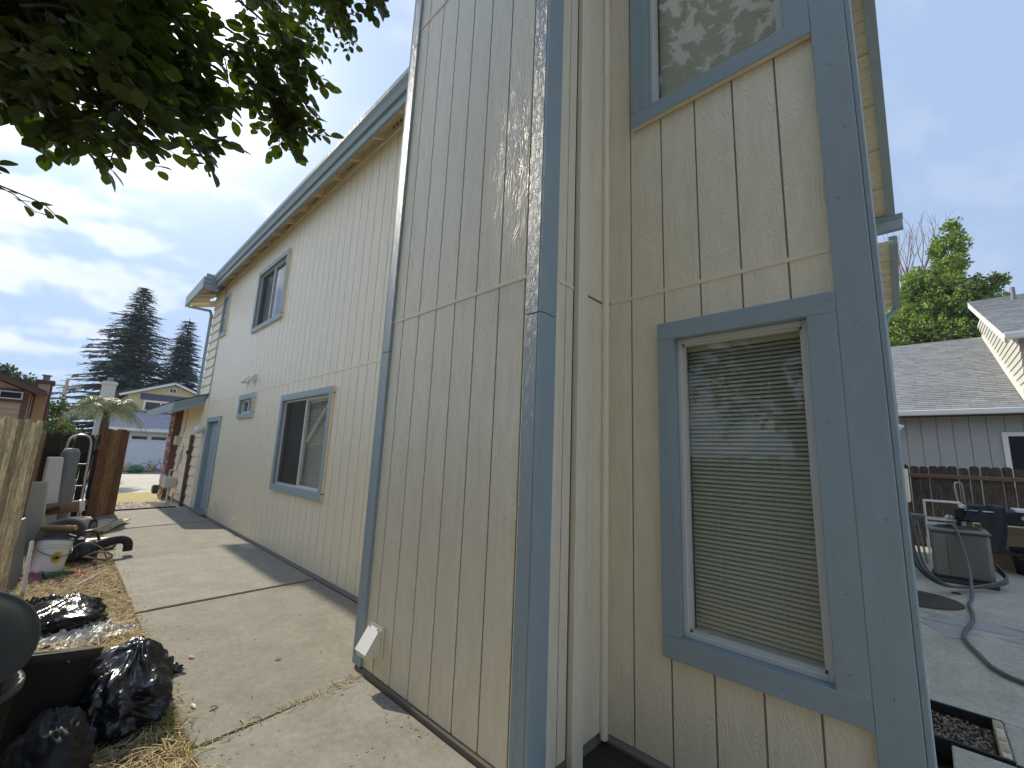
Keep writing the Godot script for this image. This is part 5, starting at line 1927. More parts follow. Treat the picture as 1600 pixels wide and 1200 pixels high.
	for x in [-0.2, 0.2]:
		s = ns()
		tube(s, [Vector3(x - 0.03, 0.12, -0.08), Vector3(x + 0.03, 0.12, -0.08)], 0.12, 18)
		obj(ht, "wheel", s, M.black_rubber)
	s = ns()
	tube(s, [Vector3(-2.12, -0.05, -9.82), Vector3(-2.12, 1.20, -9.82), Vector3(-2.12, 1.27, -9.82), Vector3(-2.12, 1.28, -9.82)], [0.11, 0.11, 0.08, 0.02], 20)
	tag(obj(self, "steel_cylinder", s, M.metal_grey), "tall grey steel cylinder strapped against the hand truck", "cylinder")
	# white boards by the fence
	s = ns()
	XF = Transform3D(Basis(Vector3.RIGHT, -0.04) * Basis(Vector3.UP, 0.25), Vector3(-2.24, Y, -9.7))
	bb(s, Vector3(-0.13, 0, -0.03), Vector3(0.13, 1.22, 0.03), 0.02)
	XF = Transform3D.IDENTITY
	tag(obj(self, "white_board", s, M.white_plastic), "tall white plastic board standing on end against the fence", "board")
	s = ns()
	XF = Transform3D(Basis(Vector3.RIGHT, -0.10) * Basis(Vector3.FORWARD, -0.06), Vector3(-2.33, Y, -9.2))
	bb(s, Vector3(-0.11, 0, -0.04), Vector3(0.10, 0.88, 0.04), 0.02)
	XF = Transform3D.IDENTITY
	tag(obj(self, "white_board", s, M.wall_pale), "shorter off-white board leaning before the tall white board", "board")
	s = ns()
	XF = Transform3D(Basis(), Vector3(-2.09, 0.32, -9.98))
	lathe(s, [Vector2(0, 0.0), Vector2(0.085, 0.0), Vector2(0.10, 0.42), Vector2(0.108, 0.42), Vector2(0.108, 0.46), Vector2(0.0, 0.47)], 24)
	XF = Transform3D.IDENTITY
	bb(s, Vector3(-2.2, Y, -10.1), Vector3(-1.98, 0.318, -9.86), 0.01)
	tag(obj(self, "lidded_pail", s, M.wall_pale), "cream lidded pail standing on a crate between white board and cylinder", "pail")
	# grey sheet leaning on the near fence
	s = ns()
	XF = Transform3D(Basis(Vector3.FORWARD, -0.10) * Basis(Vector3.UP, -0.15), Vector3(-2.36, Y, -6.75))
	bb(s, Vector3(-0.012, 0, -0.22), Vector3(0.012, 0.66, 0.22), 0.004)
	XF = Transform3D.IDENTITY
	tag(obj(self, "grey_sheet", s, M.metal_grey), "grey flat sheet leaning on the fence behind the white bucket", "sheet")
	# white stake
	s = ns()
	tube(s, [Vector3(-2.285, Y, -6.35), Vector3(-2.30, 0.42, -6.42)], 0.016, 8)
	tag(obj(self, "white_stake", s, M.white), "thin bright white stake standing at the near fence", "stake")
	# offcuts by the gate
	for q in [[Vector3(-1.62, -0.01, -9.55), Vector3(-1.24, 0.03, -10.55), 0.14, "grey offcut plank lying flat beside the gate, topmost"], [Vector3(-1.70, -0.03, -9.9), Vector3(-1.45, -0.02, -11.0), 0.20, "wide grey plank lying under the offcut beside the gate"], [Vector3(-1.75, 0.04, -9.4), Vector3(-1.35, 0.07, -10.0), 0.04, "thin pale lath laid across the planks beside the gate"]]:
		s = ns()
		SWAP = true
		bar(s, q[0], q[1], q[2], 0.025, Vector3.UP, 0.003)
		SWAP = false
		tag(obj(self, "plank", s, M.fence_grey), q[3], "plank")
	# litter
	for q in [[99, Vector3(-1.92, Y + 0.01, -6.98), Vector2(0.24, 0.14), 0.06, M.red_cloth, "red_rag", "faded red rag on the straw before the leaf blower", "rag"], [103, Vector3(-2.24, Y + 0.01, -6.95), Vector2(0.28, 0.26), 0.10, M.pink_cloth, "pink_cloth", "dull pink cloth crumpled under the white bucket", "cloth"]]:
		o = obj(self, q[5], crumpled_sheet(q[0], q[2], q[3], 22, 18), q[4])
		o.position = q[1]
		tag(o, q[6], q[7])
	s = ns()
	tube(s, [Vector3(-2.17, Y + 0.045, -6.85), Vector3(-2.02, Y + 0.045, -6.92), Vector3(-1.98, Y + 0.045, -6.94), Vector3(-1.94, Y + 0.045, -6.96)], [0.045, 0.045, 0.018, 0.016], 14)
	tag(obj(self, "green_bottle", s, M.green_glass), "green bottle lying on the straw beside the red rag", "bottle")
	s = ns()
	tube(s, [Vector3(-1.96, Y + 0.03, -6.3), Vector3(-1.75, Y + 0.03, -6.75)], 0.012, 7)
	tag(obj(self, "pale_stick", s, M.wall_pale), "pale stick lying on straw behind the flattened bag", "stick")
	# dark box and clutter in the street
	s = ns()
	bb(s, Vector3(-0.13, -0.12, -17.35), Vector3(0.32, 0.14, -17.0), 0.05)
	tag(obj(self, "storage_crate", s, M.black_plastic), "black crate on the street edge beside the brick pier", "crate")
	bicycle()
	person()
	var jk := [[Vector3(-0.45, -0.12, -28.3), Vector3(0.35, 0.25, 0.5), M.black_plastic, "black", "black heap of bags on the far kerb next to the gate"], [Vector3(0.55, -0.12, -29.2), Vector3(0.55, 0.4, 0.5), M.green_glass, "green", "green tarpaulin heap before the white garage door"], [Vector3(0.25, -0.12, -30.2), Vector3(0.5, 0.55, 0.5), M.cardboard, "tan", "tan pile of boxes before the white garage door"], [Vector3(1.25, -0.12, -30.2), Vector3(0.4, 0.45, 0.4), M.wall_tan, "reddish", "reddish bundle behind the bicycle across the street"]]
	for q in jk:
		o = obj(self, "junk_heap", crumple(110 + int(q[0].x * 10), q[1] * 0.6, 0.35, 26, 18), q[2])
		o.position = q[0] + Vector3(0, q[1].y * 0.3, 0)
		tag(o, q[4], "heap")
	# street-side utility pole with wires
	var up := base("utility_pole", Vector3(-2.6, -0.1, -40.0), "thin grey utility pole with crossarm beside the tall conifer", "utility pole")
	s = ns()
	tube(s, [Vector3(0, 0, 0), Vector3(0, 5.3, 0)], [0.11, 0.08], 8)
	obj(up, "pole", s, M.fence_grey)
	s = ns()
	bar(s, Vector3(-0.6, 4.9, 0), Vector3(0.6, 4.9, 0), 0.08, 0.08)
	obj(up, "crossarm", s, M.fence_grey)
	# leaves on the walkway
	for q in [[-1.42, -3.80, 0.6, Color(0.30, 0.13, 0.04), "orange-brown fallen leaf on the walkway beside the shiny bag"], [-1.46, -3.0, 1.9, Color(0.16, 0.09, 0.07), "dark purplish fallen leaf on the walkway near the straw joint"], [-1.52, -3.12, 0.2, Color(0.42, 0.32, 0.15), "pale straw-coloured fallen leaf at the walkway's weedy edge"], [-1.0, -3.4, 0.9, Color(0.25, 0.19, 0.11), "small grey-brown fallen leaf in the middle of the walkway slab"]]:
		s = ns()
		s.set_color(q[3])
		XF = Transform3D(Basis(Vector3.UP, q[2]), Vector3(q[0], -0.024, q[1]))
		leaf_shape(s, 0.055, 0.022)
		XF = Transform3D.IDENTITY
		var l := obj(self, "fallen_leaf", s, M.leaf)
		tag(l, q[4], "leaf", "fallen leaves on the walkway")
	# weeds and straw
	xs = []
	cs = []
	for i in 34000:
		var z := -1.4 - 11.0 * pow(rng.randf(), 1.6)
		var x := -1.60 - pow(rng.randf(), 1.25) * 1.15
		if rng.randf() < 0.06:
			x = -1.59 + rnd(-0.02, 0.05)
		var y := -0.085 + rnd(0.0, 0.05)
		xs.append(Transform3D(Basis(Vector3.UP, rnd(0, TAU)) * Basis(Vector3.RIGHT, rnd(-0.35, 0.22)), Vector3(x, y, z)).scaled_local(Vector3(rnd(0.6, 1.1), 1, rnd(0.45, 1.25))))
		var t := rng.randf()
		cs.append((Color(0.62, 0.47, 0.22) if t < 0.6 else (Color(0.40, 0.29, 0.14) if t < 0.9 else Color(0.70, 0.60, 0.38))) * (rnd(0.55, 1.1) if rng.randf() < 0.8 else rnd(0.2, 0.5)))
	o = null
	for i in 150:
		var u := pow(rng.randf(), 0.8)
		xs.append(Transform3D(Basis(Vector3.UP, rnd(0, TAU)) * Basis(Vector3.RIGHT, rnd(-0.2, 0.2)), Vector3(lerpf(-1.55, -0.66, u), -0.035, lerpf(-2.68, -2.80, u) + rng.randfn() * 0.03)).scaled_local(Vector3(0.8, 1, rnd(0.2, 0.7))))
		cs.append(Color(0.50, 0.38, 0.2) * rnd(0.3, 1.1))
	var sw := scatter(self, "straw", straw_blade(), M.straw, xs, cs)
	sw.set_meta("label", "dry straw and dead grass covering the side-yard earth")
	sw.set_meta("category", "straw")
	xs = []
	cs = []
	for i in 700:
		var c: Vector3 = [Vector3(-1.655, -0.07, -3.18), Vector3(-1.63, -0.07, -3.0), Vector3(-1.61, -0.07, -3.45), Vector3(-1.60, -0.07, -2.75), Vector3(-1.62, -0.07, -7.2)][i % 5]
		xs.append(Transform3D(Basis(Vector3.UP, rnd(0, TAU)) * Basis(Vector3.RIGHT, -rnd(0.4, 1.4)), c + Vector3(rnd(-0.03, 0.03), 0, rng.randfn() * 0.07)).scaled_local(Vector3(0.8, 1, rnd(0.5, 1.3))))
		cs.append(Color(0.16, 0.24, 0.05).lerp(Color(0.5, 0.42, 0.15), pow(rng.randf(), 1.5)))
	sw = scatter(self, "weeds", straw_blade(), M.straw, xs, cs)
	sw.set_meta("label", "green weed tufts along the walkway edge by the shiny bag")
	sw.set_meta("category", "weeds")
	# crumbs of dirt and dry leaf on the concrete, thickest along the wall and the edge
	xs = []
	cs = []
	for i in 600:
		var z := -2.0 - 9.5 * pow(rng.randf(), 1.5)
		var kk := rng.randf()
		var lim := -0.05 if z < -2.95 else -0.68
		var x := lim - absf(rng.randfn()) * 0.06 if kk < 0.45 else (-1.56 + absf(rng.randfn()) * 0.07 if kk < 0.75 else rnd(-1.5, lim))
		var sc := rnd(0.0015, 0.0045)
		xs.append(Transform3D(Basis(rv(), rnd(0, TAU)).scaled(Vector3(sc * rnd(1, 2.2), sc * 0.5, sc)), Vector3(x, -0.027, z)))
		cs.append(Color(0.22, 0.16, 0.09) * rnd(0.3, 2.0))
	sw = scatter(self, "dirt_crumbs", pebble(), M.stone, xs, cs)
	sw.set_meta("label", "crumbs of dirt and dry leaf strewn over the walkway slabs")
	sw.set_meta("category", "dirt")
	# stones at the end of the walk
	xs = []
	cs = []
	for i in 2600:
		var sc := rnd(0.012, 0.05)
		xs.append(Transform3D(Basis(rv(), rnd(0, TAU)).scaled(Vector3(sc, sc * 0.6, sc * 0.85)), Vector3(rnd(-1.9, 0.0), -0.085 + rnd(0, 0.02), -12.65 - rng.randf() * 1.6)))
		cs.append(Color(0.52, 0.44, 0.34) * rnd(0.45, 1.35))
	sw = scatter(self, "gravel", pebble(), M.stone, xs, cs)
	sw.set_meta("label", "loose gravel and stones between the walkway end and the lawn")
	sw.set_meta("category", "gravel")
	# timber edging at the walkway's end
	s = ns()
	SWAP = true
	bar(s, Vector3(-1.75, -0.05, -12.35), Vector3(-0.2, -0.05, -12.62), 0.05, 0.08, Vector3.UP, 0.006)
	SWAP = false
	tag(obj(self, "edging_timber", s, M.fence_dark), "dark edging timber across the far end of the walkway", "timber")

func straw_blade() -> ArrayMesh:
	var s := ns()
	s.set_smooth_group(0)
	var w := 0.0029
	var pts := [Vector3(0, 0, -0.07), Vector3(0, 0.012, -0.02), Vector3(0, 0.014, 0.03), Vector3(0, 0.006, 0.075)]
	for i in 3:
		var a: float = w * (1.0 - i * 0.25)
		var b: float = w * (1.0 - (i + 1) * 0.25)
		quad(s, pts[i] - Vector3(a, 0, 0), pts[i] + Vector3(a, 0, 0), pts[i + 1] + Vector3(b, 0, 0), pts[i + 1] - Vector3(b, 0, 0), Vector3.UP)
	return done(s)

func bicycle():
	var b := base("bicycle", Vector3(1.25, -0.12, -29.4), "small bicycle standing before the garage across the street", "bicycle")
	b.rotation.y = 0.2
	b.scale = Vector3.ONE * 0.72
	for x in [-0.5, 0.5]:
		var s := ns()
		var tp := []
		for i in 25:
			tp.append(Vector3(x + cos(TAU * i / 24) * 0.31, 0.33 + sin(TAU * i / 24) * 0.31, 0))
		tube(s, tp, 0.02, 6, false)
		var w := obj(b, "wheel", s, M.black_rubber)
		s = ns()
		for k in 8:
			tube(s, [Vector3(x, 0.33, 0), Vector3(x + cos(TAU * k / 8) * 0.3, 0.33 + sin(TAU * k / 8) * 0.3, 0)], 0.004, 4)
		obj(w, "spokes", s, M.metal)
	var s := ns()
	for q in [[Vector3(-0.5, 0.33, 0), Vector3(-0.1, 0.3, 0)], [Vector3(-0.1, 0.3, 0), Vector3(-0.22, 0.75, 0)], [Vector3(-0.5, 0.33, 0), Vector3(-0.2, 0.68, 0)], [Vector3(-0.1, 0.3, 0), Vector3(0.36, 0.72, 0)], [Vector3(-0.2, 0.68, 0), Vector3(0.36, 0.75, 0)], [Vector3(0.5, 0.33, 0), Vector3(0.34, 0.88, 0)]]:
		tube(s, q, 0.018, 6)
	obj(b, "frame", s, M.grey_plastic)
	s = ns()
	bb(s, Vector3(-0.34, 0.75, -0.06), Vector3(-0.1, 0.80, 0.06), 0.02)
	obj(b, "saddle", s, M.black_plastic)
	s = ns()
	tube(s, [Vector3(0.36, 0.9, -0.25), Vector3(0.34, 0.92, 0), Vector3(0.36, 0.9, 0.25)], 0.015, 6)
	obj(b, "handlebar", s, M.black_plastic)

func person():
	# a small seated figure far across the street; one continuous body
	var p := base("person", Vector3(1.95, -0.12, -29.9), "person with dark hair and mauve-grey top seated beside the bicycle", "person")
	p.rotation.y = 2.2
	var J := {"pel": [Vector3(0, 0.45, 0), 0.15], "che": [Vector3(0, 0.80, 0.05), 0.16], "nec": [Vector3(0, 0.98, 0.06), 0.06], "hed": [Vector3(0, 1.12, 0.08), 0.10],
		"ls": [Vector3(-0.19, 0.90, 0.05), 0.06], "le": [Vector3(-0.24, 0.64, 0.14), 0.045], "lh": [Vector3(-0.16, 0.50, 0.34), 0.04], "rs": [Vector3(0.19, 0.90, 0.05), 0.06], "re": [Vector3(0.24, 0.64, 0.14), 0.045], "rh": [Vector3(0.16, 0.50, 0.34), 0.04],
		"lk": [Vector3(-0.14, 0.46, 0.42), 0.075], "lf": [Vector3(-0.14, 0.06, 0.42), 0.05], "lt": [Vector3(-0.14, 0.04, 0.58), 0.045], "rk": [Vector3(0.14, 0.46, 0.42), 0.075], "rf": [Vector3(0.14, 0.06, 0.42), 0.05], "rt": [Vector3(0.14, 0.04, 0.58), 0.045]}
	var bones := [["pel", "che"], ["che", "nec"], ["nec", "hed"], ["ls", "rs"], ["ls", "le"], ["le", "lh"], ["rs", "re"], ["re", "rh"], ["pel", "lk"], ["lk", "lf"], ["lf", "lt"], ["pel", "rk"], ["rk", "rf"], ["rf", "rt"]]
	var field := func(q: Vector3) -> float:
		var acc := 0.0
		for bn in bones:
			var a: Array = J[bn[0]]
			var b: Array = J[bn[1]]
			var ab: Vector3 = b[0] - a[0]
			var t := clampf((q - a[0]).dot(ab) / ab.length_squared(), 0, 1)
			var d: float = q.distance_to(a[0] + ab * t) - lerpf(a[1], b[1], t)
			acc += exp(-d * 45.0)
		return -log(maxf(acc, 1e-12)) / 45.0
	var s := surface_net(field, Vector3(-0.4, -0.02, -0.25), Vector3(0.4, 1.26, 0.72), 0.035)
	obj(p, "body", s, M.shirt)
	s = ns()
	XF = Transform3D(Basis(), Vector3(0, 1.15, 0.065))
	lathe(s, [Vector2(0, -0.10), Vector2(0.10, -0.06), Vector2(0.118, 0.02), Vector2(0.085, 0.09), Vector2(0, 0.115)], 14)
	XF = Transform3D.IDENTITY
	obj(p, "hair", s, M.hair)
	s = ns()
	bb(s, Vector3(1.75, -0.12, -30.1), Vector3(2.15, 0.2, -29.72), 0.02)
	tag(obj(self, "low_box", s, M.black_plastic), "low black box under the seated person across the street", "box")

func surface_net(field: Callable, lo: Vector3, hi: Vector3, cell: float) -> SurfaceTool:
	var n := Vector3i(((hi - lo) / cell).ceil())
	var val := {}
	for i in n.x + 1:
		for j in n.y + 1:
			for k in n.z + 1:
				val[Vector3i(i, j, k)] = field.call(lo + Vector3(i, j, k) * cell)
	var vert := {}
	var off := []
	for c in 8:
		off.append(Vector3i(c & 1, (c >> 1) & 1, (c >> 2) & 1))
	for i in n.x:
		for j in n.y:
			for k in n.z:
				var b := Vector3i(i, j, k)
				var sum := Vector3.ZERO
				var cnt := 0
				for a in 8:
					for ax in 3:
						if off[a][ax] == 0:
							var o2: Vector3i = off[a]
							o2[ax] = 1
							var v0: float = val[b + off[a]]
							var v1: float = val[b + o2]
							if (v0 < 0) != (v1 < 0):
								sum += Vector3(b + off[a]).lerp(Vector3(b + o2), v0 / (v0 - v1))
								cnt += 1
				if cnt > 0:
					vert[b] = lo + sum / cnt * cell
	var s := ns()
	s.set_smooth_group(0)
	for b in vert:
		for ax in 3:
			var e: Vector3i = b
			e[ax] += 1
			if not val.has(e) or (val[b] < 0) == (val[e] < 0):
				continue
			var u := Vector3i.ZERO
			var w := Vector3i.ZERO
			u[(ax + 1) % 3] = 1
			w[(ax + 2) % 3] = 1
			if vert.has(b - u) and vert.has(b - w) and vert.has(b - u - w):
				var out := Vector3.ZERO
				out[ax] = 1.0 if val[b] < 0 else -1.0
				quad(s, vert[b], vert[b - u], vert[b - u - w], vert[b - w], out)
	return s

# ---------------------------------------------------------------- plants
func leaf_shape(s: SurfaceTool, L: float, W: float):
	# oval blade along +z, folded a little at the midrib and drooping at the tip
	var prof := [[0.0, 0.02], [0.12, 0.55], [0.35, 0.97], [0.6, 1.0], [0.82, 0.68], [1.0, 0.05]]
	s.set_smooth_group(0)
	for i in prof.size() - 1:
		var a: Array = prof[i]
		var b: Array = prof[i + 1]
		var ya: float = -0.10 * L * a[0] * a[0]
		var yb: float = -0.10 * L * b[0] * b[0]
		var ma := Vector3(0, ya, a[0] * L)
		var mb := Vector3(0, yb, b[0] * L)
		for g in [-1.0, 1.0]:
			var ea := ma + Vector3(g * W / 2 * a[1], W * 0.12 * a[1], 0)
			var eb := mb + Vector3(g * W / 2 * b[1], W * 0.12 * b[1], 0)
			quad(s, ma, ea, eb, mb, Vector3.UP)

func frame_to(d: Vector3, roll: float) -> Basis:
	var z := d.normalized()
	var x := Vector3.UP.cross(z)
	if x.length() < 0.05:
		x = Vector3.RIGHT
	x = x.normalized()
	return Basis(x, z.cross(x), z) * Basis(Vector3(0, 0, 1), roll)

func spray(tip: Vector3, root: Vector3, leaves: Array, twigs: SurfaceTool, size := 1.0, dens := 1.0):
	var mid := (tip + root) / 2 + rv() * 0.06 + Vector3(0, 0.05, 0)
	var path := smooth([root, mid, tip], 4)
	tube(twigs, path, [0.006, 0.0055, 0.005, 0.0045, 0.004, 0.0035, 0.003, 0.0025, 0.002], 5, false)
	var n := int(7 * dens)
	for i in n:
		var t := 0.25 + 0.75 * i / maxf(1.0, n - 1.0)
		var at: Vector3 = path[mini(int(t * 8), 8)]
		var ax := (tip - root).normalized()
		var d := (ax * rnd(0.3, 1.0) + rv() * 0.9 + Vector3(0, -0.12, 0)).normalized()
		var L := rnd(0.10, 0.22) * (1.0 if i < n - 1 else 0.6)
		var e := at + d * L + Vector3(0, -0.02, 0)
		tube(twigs, [at, at + d * L * 0.5, e], [0.0022, 0.0018, 0.0012], 4, false)
		var m := int(L / 0.021)
		for k in m + 1:
			var q := at.lerp(e, (k + 0.6) / (m + 1.0))
			var sd := d.cross(Vector3.UP).normalized() * (1.0 if k % 2 else -1.0)
			var ld := (d * 0.55 + sd * 0.8 + rv() * 0.35).normalized()
			if k == m:
				ld = (d + rv() * 0.3).normalized()
			leaves.append(Transform3D(frame_to(ld, rnd(-0.6, 0.6)).scaled_local(Vector3.ONE * size * rnd(0.65, 1.15)), q))

func vegetation():
	overhead_tree()
	conifer("conifer", Vector3(0.9, -0.1, -50.0), 15.4, 5.1, 501, "tallest dark conifer, left of the pair behind the yellow house")
	conifer("conifer", Vector3(4.55, -0.1, -50.5), 13.6, 3.3, 502, "shorter dark conifer, right of the pair behind the yellow house")
	palm()
	crown_tree("shrub_tree", Vector3(-2.9, -0.1, -24.0), 0.9, [[Vector3(0, 1.6, 0), Vector3(1.3, 1.15, 1.2)], [Vector3(1.3, 1.2, 0.3), Vector3(0.9, 1.0, 0.9)]], 1900, Color(0.24, 0.28, 0.08), Color(0.05, 0.085, 0.02), 0.13, "leafy yellow-green shrub tree beyond the dark fence, beside the tan chimney", "tree", 601)
	crown_tree("shrub_tree", Vector3(-5.6, -0.1, -44.0), 3.0, [[Vector3(-0.2, 4.6, 0), Vector3(1.7, 1.3, 1.4)], [Vector3(1.0, 4.1, 0), Vector3(1.1, 0.9, 1.0)]], 1300, Color(0.10, 0.14, 0.03), Color(0.03, 0.05, 0.012), 0.2, "dark green tree showing above the tan house roof", "tree", 602)
	crown_tree("leafy_tree", Vector3(28.0, 0, 1.0), 6.0, [[Vector3(0, 7.9, 0.3), Vector3(2.4, 2.3, 2.0)], [Vector3(0, 10.2, 0.5), Vector3(1.7, 1.5, 1.3)], [Vector3(0, 12.2, 0.95), Vector3(0.9, 1.5, 0.75)], [Vector3(0, 13.7, 1.25), Vector3(0.4, 0.8, 0.35)], [Vector3(0, 10.7, 1.95), Vector3(0.6, 0.55, 0.5)], [Vector3(0, 11.0, 2.5), Vector3(0.4, 0.3, 0.35)], [Vector3(0, 7.0, -1.4), Vector3(1.5, 1.8, 1.2)], [Vector3(0.2, 9.4, -0.7), Vector3(1.8, 1.6, 1.5)], [Vector3(0.3, 10.9, 0.1), Vector3(1.3, 1.3, 1.1)], [Vector3(0, 8.6, 2.2), Vector3(1.2, 1.3, 1.0)]], 13000, Color(0.46, 0.54, 0.14), Color(0.13, 0.20, 0.04), 0.145, "large bright green leafy tree rising behind the grey shingle roof", "tree", 603)
	bare_tree()
	crown_tree("yard_tree", Vector3(-6.6, -0.1, -0.6), 3.0, [[Vector3(0, 4.4, 0), Vector3(2.2, 2.4, 2.2)], [Vector3(0.4, 6.6, 0.3), Vector3(1.6, 1.5, 1.7)], [Vector3(0.2, 2.6, 1.0), Vector3(1.6, 1.2, 1.8)]], 3000, Color(0.09, 0.13, 0.03), Color(0.035, 0.055, 0.015), 0.16, "broad dark tree outside the left edge, mirrored in the window glass", "tree", 611)
	crown_tree("yard_tree", Vector3(-6.2, -0.1, 3.4), 3.0, [[Vector3(0, 4.2, 0), Vector3(2.4, 2.3, 2.4)], [Vector3(0.2, 6.2, 0.3), Vector3(1.8, 1.5, 1.8)], [Vector3(0.3, 2.4, -1.2), Vector3(1.5, 1.2, 1.7)]], 3000, Color(0.09, 0.13, 0.03), Color(0.035, 0.055, 0.015), 0.16, "broad dark tree standing behind the camera over the side-yard fence", "tree", 612)

func overhead_tree():
	rng.seed = 991
	var t := base("overhanging_tree", Vector3(-4.5, -0.1, -1.0), "leafy tree with oval leaves overhanging the yard at the upper left", "tree")
	var O := t.position
	var s := ns()
	tube(s, smooth([Vector3(0, 0, 0), Vector3(0.05, 1.0, -0.05), Vector3(0.15, 2.0, -0.15), Vector3(0.35, 2.9, -0.35)], 5), [0.13, 0.125, 0.12, 0.118, 0.115, 0.11, 0.108, 0.106, 0.104, 0.10, 0.098, 0.095, 0.09, 0.088, 0.085, 0.08], 14)
	obj(t, "trunk", s, M.bark)
	var limbs := [[Vector3(-4.15, 2.8, -1.35), Vector3(-3.5, 3.5, -1.8), Vector3(-2.7, 3.6, -2.0), Vector3(-2.1, 3.35, -2.1)], [Vector3(-4.15, 2.8, -1.35), Vector3(-3.6, 3.2, -2.0), Vector3(-3.0, 3.1, -2.5), Vector3(-2.55, 2.75, -2.6)], [Vector3(-4.15, 2.8, -1.35), Vector3(-3.5, 4.0, -1.5), Vector3(-2.7, 4.4, -1.5), Vector3(-2.0, 4.2, -1.6)], [Vector3(-4.15, 2.8, -1.35), Vector3(-4.0, 4.2, -1.6), Vector3(-3.7, 5.6, -1.9)], [Vector3(-4.3, 2.4, -1.2), Vector3(-4.0, 2.9, -1.7), Vector3(-3.2, 2.9, -2.0), Vector3(-2.7, 2.55, -2.0)]]
	for l in limbs:
		s = ns()
		var pts := smooth(l, 5)
		var rad := []
		for i in pts.size():
			pts[i] -= O
			rad.append(lerpf(0.05, 0.012, i / (pts.size() - 1.0)))
		tube(s, pts, rad, 9)
		obj(t, "limb", s, M.bark)
	var leaves := []
	var tw := ns()
	var tips := TIPS
	for p0 in tips:
		var p: Vector3 = p0 + Vector3(-0.06, 0.19, -0.04)
		for k in 2:
			var r: Vector3 = p + Vector3(rnd(-0.30, -0.12), rnd(0.16, 0.34), rnd(-0.2, 0.05))
			spray(p + rv() * 0.05 * k, r, leaves, tw, 0.62 if p.z < -2.25 and p.y > 3.6 else 0.95, 1.1)
	spray(Vector3(-2.43, 2.17, -1.97), Vector3(-2.80, 2.24, -1.95), leaves, tw, 0.68, 0.75)
	# the body of the crown
	for e in [[Vector3(-2.85, 6.7, -1.8), Vector3(1.2, 1.3, 1.3), 75, 5.0], [Vector3(-3.65, 4.75, -1.6), Vector3(1.75, 2.0, 1.6), 55, 2.85], [Vector3(-2.9, 3.25, -2.1), Vector3(0.7, 0.5, 0.6), 20, 2.8], [Vector3(-5.0, 3.6, -1.6), Vector3(1.6, 1.7, 1.8), 60, 1.8], [Vector3(-2.75, 2.9, -2.1), Vector3(0.45, 0.30, 0.4), 12, 2.62]]:
		var made := 0
		while made < e[2]:
			var d := rv() * pow(rng.randf(), 0.45)
			var c: Vector3 = e[0] + d * e[1]
			if c.y < e[3]:
				continue
			made += 1
			var dir := (d + rv() * 0.6 + Vector3(0, -0.3, 0)).normalized()
			spray(c + dir * 0.2, c - dir * 0.22, leaves, tw, 1.1, 1.0)
	for i in leaves.size():
		leaves[i].origin -= O
	var XFK := Transform3D(Basis(), -O)
	var tm := obj(t, "twigs", tw, M.bark)
	tm.position = -O
	tm.set_meta("kind", "stuff")
	# three leaf shapes; the nearest leaves are parts of their own
	var eye := Vector3(-2.246, 1.426, 0.0) - O
	var order := []
	var f := Vector3(0.70948, 0.16973, -0.68398)
	for i in leaves.size():
		var v: Vector3 = leaves[i].origin - eye
		var a := v.normalized().dot(f)
		order.append([v.length() + (0.0 if a > 0.60 else 100.0), i])
	order.sort_custom(func(a, b): return a[0] < b[0])
	var shapes := []
	for c in [Color(0.065, 0.095, 0.018), Color(0.09, 0.12, 0.024), Color(0.048, 0.075, 0.016)]:
		s = ns()
		s.set_color(c)
		leaf_shape(s, 0.070, 0.049)
		shapes.append(done(s))
	var rest := []
	var cols := []
	for k in order.size():
		var i: int = order[k][1]
		if k < 290:
			var lf := obj(t, "leaf", shapes[k % 3], M.leaf)
			lf.transform = leaves[i]
		else:
			rest.append(leaves[i])
			cols.append(Color(1, 1, 1) * rnd(0.65, 1.25))
	scatter(t, "foliage", shapes[0], M.leaf, rest, cols)

